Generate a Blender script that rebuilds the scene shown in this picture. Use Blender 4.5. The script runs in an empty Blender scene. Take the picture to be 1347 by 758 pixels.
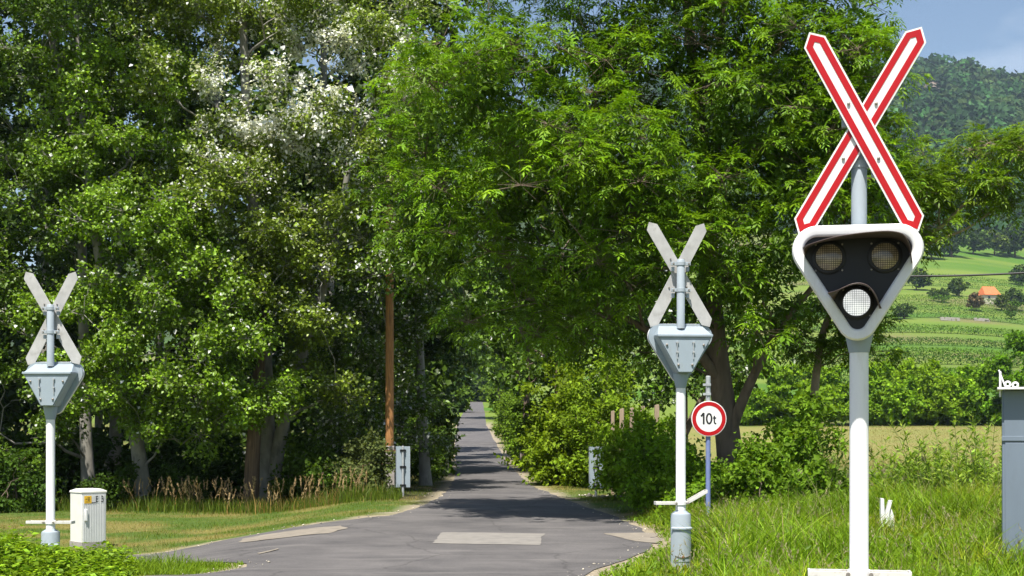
import bpy, bmesh, math, random
import numpy as np
from mathutils import Vector, Matrix, geometry

SC = bpy.context.scene
COL = SC.collection
R = math.radians
rng = np.random.default_rng(7)
random.seed(7)

# ------------------------------------------------------------------ camera
F = 1870.0            # focal length in photo pixels (photo 1347 x 758)
HZ = 561.0            # horizon row
CX = 673.5
EYE = 1.71
cam_d = bpy.data.cameras.new("camera")
cam = bpy.data.objects.new("camera", cam_d)
COL.objects.link(cam)
cam.location = (0, 0, EYE)
cam.rotation_euler = (R(90), 0, 0)
cam_d.sensor_width = 36.0
cam_d.lens = 36.0 * F / 1347.0
cam_d.shift_y = (HZ - 379.0) / 1347.0
cam_d.clip_start = 0.1
cam_d.clip_end = 8000
SC.camera = cam

# ------------------------------------------------------------------ light
SUN_EL, SUN_TH = R(64), R(17)       # height, and angle to the left of "behind the viewer"
to_sun = Vector((-math.sin(SUN_TH) * math.cos(SUN_EL), -math.cos(SUN_TH) * math.cos(SUN_EL), math.sin(SUN_EL)))
w = bpy.data.worlds.new("World")
SC.world = w
w.use_nodes = True
nt = w.node_tree
nt.nodes.clear()
out = nt.nodes.new("ShaderNodeOutputWorld")
bg = nt.nodes.new("ShaderNodeBackground")
sky = nt.nodes.new("ShaderNodeTexSky")
sky.sky_type = 'NISHITA'
sky.sun_disc = False
sky.sun_elevation = SUN_EL
sky.sun_rotation = math.atan2(to_sun.x, to_sun.y)
sky.air_density = 1.0
sky.dust_density = 1.2
sky.ozone_density = 1.3
bg.inputs[1].default_value = 0.082
# thin scattered fair-weather clouds over the whole sky
tc = nt.nodes.new("ShaderNodeTexCoord")
mp = nt.nodes.new("ShaderNodeMapping"); mp.inputs['Scale'].default_value = (1, 1, 2.2); mp.inputs['Location'].default_value = (-2.4513, -0.5492, 0.0273)
ns = nt.nodes.new("ShaderNodeTexNoise"); ns.inputs['Scale'].default_value = 4.5; ns.inputs['Detail'].default_value = 5
rp = nt.nodes.new("ShaderNodeValToRGB")
rp.color_ramp.elements[0].position = 0.605; rp.color_ramp.elements[0].color = (0, 0, 0, 1)
rp.color_ramp.elements[1].position = 0.80; rp.color_ramp.elements[1].color = (.4, .4, .4, 1)
mx = nt.nodes.new("ShaderNodeMix"); mx.data_type = 'RGBA'
mx.inputs[7].default_value = (9.5, 9.8, 10.4, 1)
nt.links.new(tc.outputs['Generated'], mp.inputs[0]); nt.links.new(mp.outputs[0], ns.inputs['Vector'])
nt.links.new(ns.outputs['Fac'], rp.inputs[0]); nt.links.new(rp.outputs[0], mx.inputs[0])
nt.links.new(sky.outputs[0], mx.inputs[6])
nt.links.new(mx.outputs[2], bg.inputs[0])
nt.links.new(bg.outputs[0], out.inputs[0])

sl = bpy.data.lights.new("sun", 'SUN')
sl.energy = 5.0
sl.angle = R(0.53)
sl.color = (1.0, 0.955, 0.88)
so = bpy.data.objects.new("sun", sl)
COL.objects.link(so)
so.rotation_euler = to_sun.to_track_quat('Z', 'Y').to_euler()
so.location = (-20, -40, 60)

SC.view_settings.view_transform = 'Standard'
SC.view_settings.look = 'None'
SC.view_settings.gamma = 1.0
SC.view_settings.exposure = 0.78
SC.cycles.max_bounces = 6
SC.cycles.diffuse_bounces = 3
SC.cycles.glossy_bounces = 2
SC.cycles.transmission_bounces = 4
SC.cycles.volume_bounces = 0
SC.cycles.use_denoising = True

# ------------------------------------------------------------------ helpers: names and tree of objects
def tag(o, label=None, cat=None, group=None, kind=None):
    if label: o['label'] = label
    if cat: o['category'] = cat
    if group: o['group'] = group
    if kind: o['kind'] = kind
    return o

def empty(name, loc=(0, 0, 0), rz=0.0):
    o = bpy.data.objects.new(name, None)
    o.empty_display_size = 0.2
    COL.objects.link(o)
    o.location = loc
    o.rotation_euler = (0, 0, rz)
    return o

def kids(o):
    return [c for c in COL.objects if c.parent is o]

def copy_tree(o, parent=None):
    c = o.copy()
    COL.objects.link(c)
    if parent is not None:
        c.parent = parent
    for ch in kids(o):
        copy_tree(ch, c)
    return c

def pw(px, py, Y):
    return np.array(((px - CX) / F * Y, Y, EYE - (py - HZ) / F * Y))

# ------------------------------------------------------------------ helpers: materials
def new_mat(name):
    m = bpy.data.materials.new(name)
    m.use_nodes = True
    t = m.node_tree
    b = t.nodes['Principled BSDF']
    return m, t, b

def mat(name, col, rough=0.6, metal=0.0, spec=0.4, var=0.12, scale=6.0, bump=0.0, bscale=None, dirt=None, dirt_amt=0.0, dscale=3.0, stretch=(1, 1, 1)):
    m, t, b = new_mat(name)
    L = t.links.new
    tcn = t.nodes.new("ShaderNodeTexCoord")
    mpn = t.nodes.new("ShaderNodeMapping"); mpn.inputs['Scale'].default_value = stretch
    L(tcn.outputs['Object'], mpn.inputs[0])
    n = t.nodes.new("ShaderNodeTexNoise"); n.inputs['Scale'].default_value = scale; n.inputs['Detail'].default_value = 6
    L(mpn.outputs[0], n.inputs['Vector'])
    r = t.nodes.new("ShaderNodeValToRGB")
    r.color_ramp.elements[0].position = 0.3; r.color_ramp.elements[1].position = 0.7
    r.color_ramp.elements[0].color = tuple(c * (1 - var) for c in col) + (1,)
    r.color_ramp.elements[1].color = tuple(min(1, c * (1 + var)) for c in col) + (1,)
    L(n.outputs['Fac'], r.inputs[0])
    src = r.outputs[0]
    if dirt is not None:
        n2 = t.nodes.new("ShaderNodeTexNoise"); n2.inputs['Scale'].default_value = dscale; n2.inputs['Detail'].default_value = 8; n2.inputs['Roughness'].default_value = 0.7
        L(mpn.outputs[0], n2.inputs['Vector'])
        r2 = t.nodes.new("ShaderNodeValToRGB")
        r2.color_ramp.elements[0].position = 0.52; r2.color_ramp.elements[0].color = (0, 0, 0, 1)
        r2.color_ramp.elements[1].position = 0.72; r2.color_ramp.elements[1].color = (dirt_amt,) * 3 + (1,)
        L(n2.outputs['Fac'], r2.inputs[0])
        mxn = t.nodes.new("ShaderNodeMix"); mxn.data_type = 'RGBA'
        L(r2.outputs[0], mxn.inputs[0]); L(src, mxn.inputs[6]); mxn.inputs[7].default_value = tuple(dirt) + (1,)
        src = mxn.outputs[2]
    L(src, b.inputs['Base Color'])
    b.inputs['Roughness'].default_value = rough
    b.inputs['Metallic'].default_value = metal
    b.inputs['Specular IOR Level'].default_value = spec
    if bump > 0:
        n3 = t.nodes.new("ShaderNodeTexNoise"); n3.inputs['Scale'].default_value = bscale or scale * 4; n3.inputs['Detail'].default_value = 6
        L(mpn.outputs[0], n3.inputs['Vector'])
        bp = t.nodes.new("ShaderNodeBump"); bp.inputs['Strength'].default_value = bump; bp.inputs['Distance'].default_value = 0.02
        L(n3.outputs['Fac'], bp.inputs['Height']); L(bp.outputs[0], b.inputs['Normal'])
    return m

def leaf_mat(name, trans=0.35, rough=0.5, spec=0.3, tint=(1.25, 1.2, 0.5)):
    m, t, b = new_mat(name)
    L = t.links.new
    a = t.nodes.new("ShaderNodeAttribute"); a.attribute_name = 'col'
    L(a.outputs['Color'], b.inputs['Base Color'])
    b.inputs['Roughness'].default_value = rough
    b.inputs['Specular IOR Level'].default_value = spec
    tr = t.nodes.new("ShaderNodeBsdfTranslucent")
    mm = t.nodes.new("ShaderNodeMix"); mm.data_type = 'RGBA'; mm.blend_type = 'MULTIPLY'; mm.inputs[0].default_value = 1
    mm.inputs[7].default_value = tint + (1,)
    L(a.outputs['Color'], mm.inputs[6]); L(mm.outputs[2], tr.inputs[0])
    ms = t.nodes.new("ShaderNodeMixShader"); ms.inputs[0].default_value = trans
    L(b.outputs[0], ms.inputs[1]); L(tr.outputs[0], ms.inputs[2])
    L(ms.outputs[0], t.nodes['Material Output'].inputs[0])
    return m

def attr_ground_mat(name, rough=0.95, scale=9.0, amt=0.5, bump=0.5, bscale=40, spec=0.1):
    m, t, b = new_mat(name)
    L = t.links.new
    a = t.nodes.new("ShaderNodeAttribute"); a.attribute_name = 'col'
    tcn = t.nodes.new("ShaderNodeTexCoord")
    n = t.nodes.new("ShaderNodeTexNoise"); n.inputs['Scale'].default_value = scale; n.inputs['Detail'].default_value = 8; n.inputs['Roughness'].default_value = 0.7
    L(tcn.outputs['Object'], n.inputs['Vector'])
    mr = t.nodes.new("ShaderNodeMapRange")
    mr.inputs[1].default_value = 0.25; mr.inputs[2].default_value = 0.75
    mr.inputs[3].default_value = 1 - amt; mr.inputs[4].default_value = 1 + amt
    L(n.outputs['Fac'], mr.inputs[0])
    v = t.nodes.new("ShaderNodeVectorMath"); v.operation = 'SCALE'
    L(a.outputs['Color'], v.inputs[0]); L(mr.outputs[0], v.inputs['Scale'])
    L(v.outputs[0], b.inputs['Base Color'])
    b.inputs['Roughness'].default_value = rough
    b.inputs['Specular IOR Level'].default_value = spec
    n3 = t.nodes.new("ShaderNodeTexNoise"); n3.inputs['Scale'].default_value = bscale; n3.inputs['Detail'].default_value = 5
    L(tcn.outputs['Object'], n3.inputs['Vector'])
    bp = t.nodes.new("ShaderNodeBump"); bp.inputs['Strength'].default_value = bump; bp.inputs['Distance'].default_value = 0.03
    L(n3.outputs['Fac'], bp.inputs['Height']); L(bp.outputs[0], b.inputs['Normal'])
    return m

M = {}
M['white'] = mat('white_paint', (0.82, 0.82, 0.81), 0.42, spec=0.4, var=0.04, scale=9, dirt=(0.50, 0.46, 0.38), dirt_amt=0.4, dscale=6, stretch=(1, 1, .25), bump=0.03, bscale=60)
M['greyblue'] = mat('grey_blue_paint', (0.36, 0.41, 0.45), 0.45, var=0.08, scale=7, dirt=(0.28, 0.29, 0.28), dirt_amt=0.5, dscale=6, stretch=(1, 1, .5), bump=0.03, bscale=50)
M['shell'] = mat('signal_housing_paint', (0.31, 0.37, 0.415), 0.5, var=0.07, scale=5, dirt=(0.24, 0.24, 0.22), dirt_amt=0.55, dscale=5, stretch=(1, 1, .4))
M['barpaint'] = mat('chipped_white_bar', (0.66, 0.64, 0.60), 0.55, var=0.08, scale=12, dirt=(0.3, 0.25, 0.2), dirt_amt=0.6, dscale=14)
M['armback'] = mat('weathered_sheet_back', (0.43, 0.425, 0.41), 0.6, var=0.14, scale=8, dirt=(0.29, 0.275, 0.25), dirt_amt=0.8, dscale=7)
M['signwhite'] = mat('reflective_white', (0.80, 0.79, 0.77), 0.35, var=0.03, scale=12, dirt=(0.6, 0.56, 0.5), dirt_amt=0.3, dscale=9)
M['red'] = mat('sign_red', (0.44, 0.004, 0.008), 0.38, var=0.06, scale=10, dirt=(0.42, 0.02, 0.02), dirt_amt=0.4, dscale=8)
M['black'] = mat('matt_black', (0.012, 0.012, 0.014), 0.5, spec=0.4, var=0.25, scale=8, bump=0.05)
M['visor'] = mat('faded_visor', (0.085, 0.06, 0.055), 0.55, var=0.2, scale=12)
M['bolt'] = mat('bolt_steel', (0.30, 0.27, 0.24), 0.5, metal=0.5, var=0.3, scale=50)
M['rust'] = mat('rusty_steel', (0.20, 0.10, 0.05), 0.85, var=0.4, scale=30)
M['galv'] = mat('galvanised_steel', (0.44, 0.46, 0.47), 0.5, metal=0.25, var=0.1, scale=14, dirt=(0.3, 0.3, 0.28), dirt_amt=0.4)
M['blue'] = mat('faded_blue_paint', (0.17, 0.22, 0.42), 0.5, var=0.12, scale=8, dirt=(0.35, 0.35, 0.4), dirt_amt=0.5)
M['cab'] = mat('cabinet_slate_paint', (0.17, 0.21, 0.26), 0.45, var=0.07, scale=3, dirt=(0.12, 0.14, 0.16), dirt_amt=0.5, dscale=4, stretch=(1, 1, .3))
M['cream'] = mat('cream_cabinet', (0.78, 0.77, 0.71), 0.5, var=0.04, scale=5, dirt=(0.5, 0.47, 0.38), dirt_amt=0.3, dscale=4)
M['creamrib'] = mat('ribbed_shaded_cream', (0.60, 0.61, 0.60), 0.55, var=0.04, scale=5)  # cream darkened to grey, the door's grazing light put into the colour
M['yellow'] = mat('yellow_sticker', (0.80, 0.48, 0.03), 0.5, var=0.05)
M['ink'] = mat('black_print', (0.02, 0.02, 0.022), 0.5, var=0.1)
M['wood'] = mat('brown_pole_wood', (0.42, 0.20, 0.07), 0.8, var=0.3, scale=7, stretch=(6, 6, .5), dirt=(0.12, 0.06, 0.03), dirt_amt=0.7, dscale=3, bump=0.4, bscale=20)
M['oldwood'] = mat('grey_weathered_wood', (0.30, 0.23, 0.16), 0.85, var=0.25, scale=6, stretch=(5, 5, .6), bump=0.3)
M['concrete'] = mat('concrete', (0.36, 0.33, 0.30), 0.9, var=0.15, scale=8, dirt=(0.2, 0.17, 0.15), dirt_amt=0.6, bump=0.25)
M['stone'] = mat('pale_stone', (0.42, 0.37, 0.30), 0.9, var=0.2, scale=5, bump=0.4)
M['rock'] = mat('hill_rock', (0.16, 0.125, 0.10), 0.95, var=0.3, scale=0.25, bump=0.6, bscale=1)
M['roof'] = mat('orange_roof_tile', (0.60, 0.17, 0.06), 0.8, var=0.15, scale=3)
M['render'] = mat('house_render', (0.62, 0.56, 0.46), 0.9, var=0.06)
M['pane'] = mat('dark_pane', (0.03, 0.04, 0.05), 0.2, var=0.1)
M['cable'] = mat('black_cable', (0.03, 0.03, 0.03), 0.6)
M['patch'] = mat('pale_concrete_patch', (0.225, 0.208, 0.185), 0.95, var=0.12, scale=5, dirt=(0.13, 0.125, 0.12), dirt_amt=0.8, dscale=1.6, bump=0.2, bscale=60)
M['sand'] = mat('sandy_patch', (0.235, 0.205, 0.165), 0.97, var=0.2, scale=6, dirt=(0.20, 0.15, 0.11), dirt_amt=0.6, dscale=3, bump=0.3, bscale=70)
M['barkp'] = mat('poplar_bark', (0.27, 0.255, 0.22), 0.9, var=0.3, scale=5, stretch=(1, 1, .5), dirt=(0.05, 0.045, 0.04), dirt_amt=0.85, dscale=3, bump=0.5, bscale=9)
M['barka'] = mat('ash_bark', (0.16, 0.12, 0.085), 0.95, var=0.35, scale=6, stretch=(2, 2, .4), dirt=(0.05, 0.04, 0.03), dirt_amt=0.6, bump=0.6, bscale=10)
M['bough'] = mat('tan_bough_bark', (0.30, 0.235, 0.16), 0.9, var=0.25, scale=8, bump=0.4)
M['stalk'] = mat('green_stalk', (0.15, 0.19, 0.05), 0.7, var=0.2)
M['barkt'] = mat('torn_brown_bark', (0.15, 0.10, 0.065), 0.95, var=0.4, scale=8, stretch=(4, 4, .3), bump=0.6, bscale=12)
M['leaf'] = leaf_mat('leaf_matt', 0.38, 0.6, 0.12)
M['leafg'] = leaf_mat('leaf_glossy', 0.28, 0.40, 0.35, (1.2, 1.2, 0.6))
M['leafa'] = leaf_mat('leaf_ash', 0.38, 0.45, 0.25, (1.1, 1.1, 0.5))
M['grassm'] = leaf_mat('grass_blade', 0.38, 0.5, 0.2, (1.15, 1.15, 0.6))
M['far'] = leaf_mat('leaf_far', 0.15, 0.8, 0.1, (1.1, 1.1, .7))
M['ground'] = attr_ground_mat('ground_soil_and_turf')

# asphalt
def asphalt():
    m, t, b = new_mat('worn_asphalt')
    L = t.links.new
    tcn = t.nodes.new("ShaderNodeTexCoord")
    def noise(scale, det, stretch=(1, 1, 1)):
        mpn = t.nodes.new("ShaderNodeMapping"); mpn.inputs['Scale'].default_value = stretch
        L(tcn.outputs['Object'], mpn.inputs[0])
        n = t.nodes.new("ShaderNodeTexNoise"); n.inputs['Scale'].default_value = scale; n.inputs['Detail'].default_value = det; n.inputs['Roughness'].default_value = 0.65
        L(mpn.outputs[0], n.inputs['Vector']); return n
    n1 = noise(0.7, 6)
    r1 = t.nodes.new("ShaderNodeValToRGB")
    r1.color_ramp.elements[0].position = 0.3; r1.color_ramp.elements[0].color = (0.082, 0.078, 0.080, 1)
    r1.color_ramp.elements[1].position = 0.72; r1.color_ramp.elements[1].color = (0.158, 0.148, 0.146, 1)
    L(n1.outputs['Fac'], r1.inputs[0])
    n2 = noise(130, 3)
    r2 = t.nodes.new("ShaderNodeValToRGB")
    r2.color_ramp.elements[0].position = 0.35; r2.color_ramp.elements[0].color = (0.6, 0.6, 0.6, 1)
    r2.color_ramp.elements[1].position = 0.7; r2.color_ramp.elements[1].color = (1.4, 1.38, 1.33, 1)
    L(n2.outputs['Fac'], r2.inputs[0])
    mu = t.nodes.new("ShaderNodeMix"); mu.data_type = 'RGBA'; mu.blend_type = 'MULTIPLY'; mu.inputs[0].default_value = 1
    L(r1.outputs[0], mu.inputs[6]); L(r2.outputs[0], mu.inputs[7])
    # long wear streaks along the carriageway and across the junction
    n3 = noise(1.6, 4, (0.25, 1.6, 1))
    r3 = t.nodes.new("ShaderNodeValToRGB")
    r3.color_ramp.elements[0].position = 0.55; r3.color_ramp.elements[0].color = (0, 0, 0, 1)
    r3.color_ramp.elements[1].position = 0.75; r3.color_ramp.elements[1].color = (0.8, 0.8, 0.8, 1)
    L(n3.outputs['Fac'], r3.inputs[0])
    m2 = t.nodes.new("ShaderNodeMix"); m2.data_type = 'RGBA'
    L(r3.outputs[0], m2.inputs[0]); L(mu.outputs[2], m2.inputs[6]); m2.inputs[7].default_value = (0.185, 0.172, 0.160, 1)
    # cracks and tar lines
    vo = t.nodes.new("ShaderNodeTexVoronoi"); vo.feature = 'DISTANCE_TO_EDGE'; vo.inputs['Scale'].default_value = 0.55
    wn = noise(2.2, 4)
    va = t.nodes.new("ShaderNodeMix"); va.data_type = 'RGBA'; va.inputs[0].default_value = 0.25
    L(tcn.outputs['Object'], va.inputs[6]); L(wn.outputs['Color'], va.inputs[7])
    L(va.outputs[2], vo.inputs['Vector'])
    r4 = t.nodes.new("ShaderNodeValToRGB")
    r4.color_ramp.elements[0].position = 0.0; r4.color_ramp.elements[0].color = (0.5, 0.5, 0.5, 1)
    r4.color_ramp.elements[1].position = 0.012; r4.color_ramp.elements[1].color = (1, 1, 1, 1)
    L(vo.outputs['Distance'], r4.inputs[0])
    m3 = t.nodes.new("ShaderNodeMix"); m3.data_type = 'RGBA'; m3.blend_type = 'MULTIPLY'; m3.inputs[0].default_value = 0.6
    L(m2.outputs[2], m3.inputs[6]); L(r4.outputs[0], m3.inputs[7])
    L(m3.outputs[2], b.inputs['Base Color'])
    b.inputs['Roughness'].default_value = 0.9
    b.inputs['Specular IOR Level'].default_value = 0.25
    bp = t.nodes.new("ShaderNodeBump"); bp.inputs['Strength'].default_value = 0.35; bp.inputs['Distance'].default_value = 0.006
    L(n2.outputs['Fac'], bp.inputs['Height']); L(bp.outputs[0], b.inputs['Normal'])
    return m
M['asphalt'] = asphalt()

def lens_mat(name, base, emit=0.0):
    """lamp glass moulded in a fine square grid"""
    m, t, b = new_mat(name)
    L = t.links.new
    tcn = t.nodes.new("ShaderNodeTexCoord")
    br = t.nodes.new("ShaderNodeTexBrick")
    br.offset = 0.0
    br.inputs['Scale'].default_value = 1.0
    br.inputs['Brick Width'].default_value = 0.0135; br.inputs['Row Height'].default_value = 0.0135
    br.inputs['Mortar Size'].default_value = 0.0022; br.inputs['Mortar Smooth'].default_value = 0.3
    sx = t.nodes.new("ShaderNodeSeparateXYZ"); cx = t.nodes.new("ShaderNodeCombineXYZ")
    L(tcn.outputs['Object'], sx.inputs[0]); L(sx.outputs[0], cx.inputs[0]); L(sx.outputs[2], cx.inputs[1])
    L(cx.outputs[0], br.inputs['Vector'])
    nz = t.nodes.new("ShaderNodeTexNoise"); nz.inputs['Scale'].default_value = 11
    L(cx.outputs[0], nz.inputs['Vector'])
    rr = t.nodes.new("ShaderNodeValToRGB")
    rr.color_ramp.elements[0].position = 0.4; rr.color_ramp.elements[0].color = tuple(c * (0.7 if emit == 0 else .95) for c in base) + (1,)
    rr.color_ramp.elements[1].position = 0.62; rr.color_ramp.elements[1].color = tuple(min(1, c * 1.35) for c in base) + (1,)
    L(nz.outputs['Fac'], rr.inputs[0])
    L(rr.outputs[0], br.inputs['Color1']); L(rr.outputs[0], br.inputs['Color2'])
    br.inputs['Mortar'].default_value = tuple(c * (0.2 if emit == 0 else .45) for c in base) + (1,)
    L(br.outputs['Color'], b.inputs['Base Color'])
    b.inputs['Roughness'].default_value = 0.25
    b.inputs['Coat Weight'].default_value = 0.4
    if emit > 0:
        L(br.outputs['Color'], b.inputs['Emission Color'])
        b.inputs['Emission Strength'].default_value = emit
    return m
M['lens'] = lens_mat('unlit_lens', (0.34, 0.27, 0.19))  # brown mottled base colour imitates reflections in the unlit glass
M['lenslit'] = lens_mat('lit_white_lens', (0.72, 0.74, 0.76), 0.55)

# ------------------------------------------------------------------ helpers: small hard objects
class MB:
    def __init__(s):
        s.v, s.f, s.m = [], [], []
    def add(s, vs, fs, mi=0):
        b = len(s.v)
        s.v += [tuple(map(float, p)) for p in vs]
        for f in fs:
            s.f.append(tuple(b + i for i in f)); s.m.append(mi)
        return s
    def box(s, c, d, rz=0.0, mi=0, rx=0.0, ry=0.0):
        mt = Matrix.Rotation(rz, 3, 'Z') @ Matrix.Rotation(ry, 3, 'Y') @ Matrix.Rotation(rx, 3, 'X')
        vs = []
        for z in (-.5, .5):
            for x, y in ((-.5, -.5), (.5, -.5), (.5, .5), (-.5, .5)):
                vs.append(Vector(c) + mt @ Vector((x * d[0], y * d[1], z * d[2])))
        return s.add(vs, [(3, 2, 1, 0), (4, 5, 6, 7), (0, 1, 5, 4), (1, 2, 6, 5), (2, 3, 7, 6), (3, 0, 4, 7)], mi)
    def lathe(s, prof, c=(0, 0, 0), axis='Z', n=24, mi=0, cap=True):
        vs, fs = [], []
        for r, h in prof:
            for k in range(n):
                a = 2 * math.pi * k / n
                x, y = r * math.cos(a), r * math.sin(a)
                p = (x, y, h) if axis == 'Z' else ((x, h, y) if axis == 'Y' else (h, x, y))
                vs.append((p[0] + c[0], p[1] + c[1], p[2] + c[2]))
        for i in range(len(prof) - 1):
            for k in range(n):
                a, b2 = i * n + k, i * n + (k + 1) % n
                q = (a, b2, b2 + n, a + n)
                fs.append(q if axis != 'Y' else q[::-1])
        if cap:
            fs.append(tuple(range(n))[::-1] if axis != 'Y' else tuple(range(n)))
            e = (len(prof) - 1) * n
            fs.append(tuple(range(e, e + n)) if axis != 'Y' else tuple(range(e, e + n))[::-1])
        return s.add(vs, fs, mi)
    def tube(s, pts, rad, n=10, mi=0):
        v, f = tube_arrays(np.array(pts, float), np.full(len(pts), rad) if np.isscalar(rad) else np.array(rad, float), n)
        return s.add(v, [tuple(q) for q in f], mi)
    def loft(s, loops, mi=0, cap0=False, cap1=False):
        n = len(loops[0]); vs = [p for l in loops for p in l]; fs = []
        for i in range(len(loops) - 1):
            for k in range(n):
                a, b2 = i * n + k, i * n + (k + 1) % n
                fs.append((a, b2, b2 + n, a + n))
        if cap0: fs.append(tuple(range(n))[::-1])
        if cap1:
            e = (len(loops) - 1) * n
            fs.append(tuple(range(e, e + n)))
        return s.add(vs, fs, mi)
    def prism(s, poly, y0, y1, mi=0, mi_back=None):
        """poly: (x, z) list, counter-clockwise seen from -Y; y0 front, y1 back"""
        n = len(poly)
        vs = [(x, y0, z) for x, z in poly] + [(x, y1, z) for x, z in poly]
        s.add(vs, [tuple(range(n))] + [(k, k + n, (k + 1) % n + n, (k + 1) % n) for k in range(n)], mi)
        s.add([(x, y1, z) for x, z in poly], [tuple(range(n))[::-1]], mi if mi_back is None else mi_back)
        return s
    def build(s, name, mats, parent=None, bevel=0.0, smooth=35, loc=None):
        me = bpy.data.meshes.new(name)
        me.from_pydata(s.v, [], s.f)
        if not isinstance(mats, (list, tuple)): mats = [mats]
        for m_ in mats: me.materials.append(m_)
        me.polygons.foreach_set('material_index', s.m)
        bm = bmesh.new(); bm.from_mesh(me)
        bmesh.ops.remove_doubles(bm, verts=bm.verts, dist=1e-6)
        bmesh.ops.recalc_face_normals(bm, faces=bm.faces)
        bm.to_mesh(me); bm.free()
        if smooth:
            me.polygons.foreach_set('use_smooth', [True] * len(me.polygons))
            me.set_sharp_from_angle(angle=R(smooth))
        o = bpy.data.objects.new(name, me)
        COL.objects.link(o)
        if parent is not None: o.parent = parent
        if loc is not None: o.location = loc
        if bevel > 0:
            bv = o.modifiers.new('bevel', 'BEVEL'); bv.width = bevel; bv.segments = 2; bv.limit_method = 'ANGLE'; bv.angle_limit = R(40)
        return o

def tube_arrays(P, rad, n=6):
    m = len(P)
    T = np.gradient(P, axis=0)
    T /= np.linalg.norm(T, axis=1, keepdims=True) + 1e-9
    ref = np.array((0, 0, 1.0)) if abs(T[:, 2]).mean() < 0.8 else np.array((1.0, 0, 0))
    A = np.cross(T, ref); A /= np.linalg.norm(A, axis=1, keepdims=True) + 1e-9
    B = np.cross(T, A)
    ang = np.arange(n) * 2 * math.pi / n
    V = P[:, None, :] + rad[:, None, None] * (np.cos(ang)[None, :, None] * A[:, None, :] + np.sin(ang)[None, :, None] * B[:, None, :])
    i = np.arange(m - 1)[:, None] * n; k = np.arange(n)[None, :]; k2 = (k + 1) % n
    Fq = np.stack([i + k, i + k2, i + n + k2, i + n + k], -1).reshape(-1, 4)
    return V.reshape(-1, 3), Fq

# ------------------------------------------------------------------ helpers: big numpy meshes
def np_mesh(name, V, tris=None, quads=None, col=None, material=None, parent=None, smooth=False):
    me = bpy.data.meshes.new(name)
    V = np.asarray(V, np.float32)
    me.vertices.add(len(V)); me.vertices.foreach_set('co', V.ravel())
    parts = []; sizes = []
    if quads is not None and len(quads): parts.append(np.asarray(quads, np.int32).ravel()); sizes.append(np.full(len(quads), 4, np.int32))
    if tris is not None and len(tris): parts.append(np.asarray(tris, np.int32).ravel()); sizes.append(np.full(len(tris), 3, np.int32))
    li = np.concatenate(parts); sz = np.concatenate(sizes)
    me.loops.add(len(li)); me.loops.foreach_set('vertex_index', li)
    st = np.zeros(len(sz), np.int32); st[1:] = np.cumsum(sz)[:-1]
    me.polygons.add(len(sz)); me.polygons.foreach_set('loop_start', st)
    if smooth: me.polygons.foreach_set('use_smooth', np.ones(len(sz), bool))
    if col is not None:
        c = np.ones((len(V), 4), np.float32); c[:, :3] = col
        at = me.attributes.new('col', 'FLOAT_COLOR', 'POINT'); at.data.foreach_set('color', c.ravel())
    me.update(calc_edges=True)
    if material: me.materials.append(material)
    o = bpy.data.objects.new(name, me)
    COL.objects.link(o)
    if parent is not None: o.parent = parent
    return o

def norm(a):
    return a / (np.linalg.norm(a, axis=-1, keepdims=True) + 1e-9)

def rand_unit(n):
    return norm(rng.normal(size=(n, 3)))

def hash2(ix, iy, seed):
    v = np.sin(ix * 127.1 + iy * 311.7 + seed * 74.7) * 43758.5453
    return v - np.floor(v)

def vnoise(x, y, seed=0):
    x = np.asarray(x, float); y = np.asarray(y, float)
    ix, iy = np.floor(x), np.floor(y); fx, fy = x - ix, y - iy
    fx = fx * fx * (3 - 2 * fx); fy = fy * fy * (3 - 2 * fy)
    a, b = hash2(ix, iy, seed), hash2(ix + 1, iy, seed)
    c, d = hash2(ix, iy + 1, seed), hash2(ix + 1, iy + 1, seed)
    return (a + (b - a) * fx) * (1 - fy) + (c + (d - c) * fx) * fy

def fbm(x, y, seed=0, o=4):
    s, a, t = 0, 0.5, 0
    for k in range(o):
        s = s + a * vnoise(np.asarray(x) * 2 ** k, np.asarray(y) * 2 ** k, seed + k); t += a; a *= 0.5
    return s / t

def sstep(a, b, x):
    t = np.clip((np.asarray(x, float) - a) / (b - a), 0, 1)
    return t * t * (3 - 2 * t)

def leaves(pos, axis, nrm, ln, wd, col, fold=0.25):
    """one folded kite-shaped leaf (4 vertices, 2 triangles) per row"""
    n = len(pos)
    axis = norm(axis)
    side = norm(np.cross(axis, nrm)); up = np.cross(side, axis)
    ln = np.broadcast_to(ln, (n,))[:, None]; wd = np.broadcast_to(wd, (n,))[:, None]
    mid = pos + axis * ln * 0.42
    a = pos; b = mid + side * wd * 0.5 + up * wd * fold; c = pos + axis * ln; d = mid - side * wd * 0.5 + up * wd * fold
    V = np.stack([a, b, c, d], 1).reshape(-1, 3)
    i = np.arange(n)[:, None] * 4
    T = np.concatenate([i + np.array([[0, 1, 2]]), i + np.array([[0, 2, 3]])])
    C = np.repeat(col, 4, axis=0)
    return V, T, C

def jitter_col(base, n, v=0.25, yellow=0.15):
    base = np.array(base, float)
    if base[1] > base[0] and base[1] > base[2]: base[2] *= 0.55
    k = np.exp(rng.normal(0, v, (n, 1)))
    c = base[None, :] * k
    y = rng.random((n, 1)) * yellow
    c = c * (1 + y * np.array([[1.2, 0.35, -0.3]]))
    return np.clip(c, 0.002, 0.9)

# ------------------------------------------------------------------ ground shape
_py = np.array([-400, 60, 78, 90, 110, 134, 180, 240, 300, 500, 1000, 4000.])
_pz = np.array([0, 0, 0.02, 0.25, 0.95, 1.8, 3.4, 5.2, 6.9, 12, 25, 60.])
_ry = np.array([-400, 60, 78, 90, 110, 134, 180, 250, 350, 450, 550, 700, 900, 1200, 1450, 1650, 2200, 4000.])
_rz = np.array([0, 0, 0.02, 0.25, 0.95, 1.8, 4.6, 11, 22, 38.5, 58, 92, 150, 268, 359, 345, 230, 140.])

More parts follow.
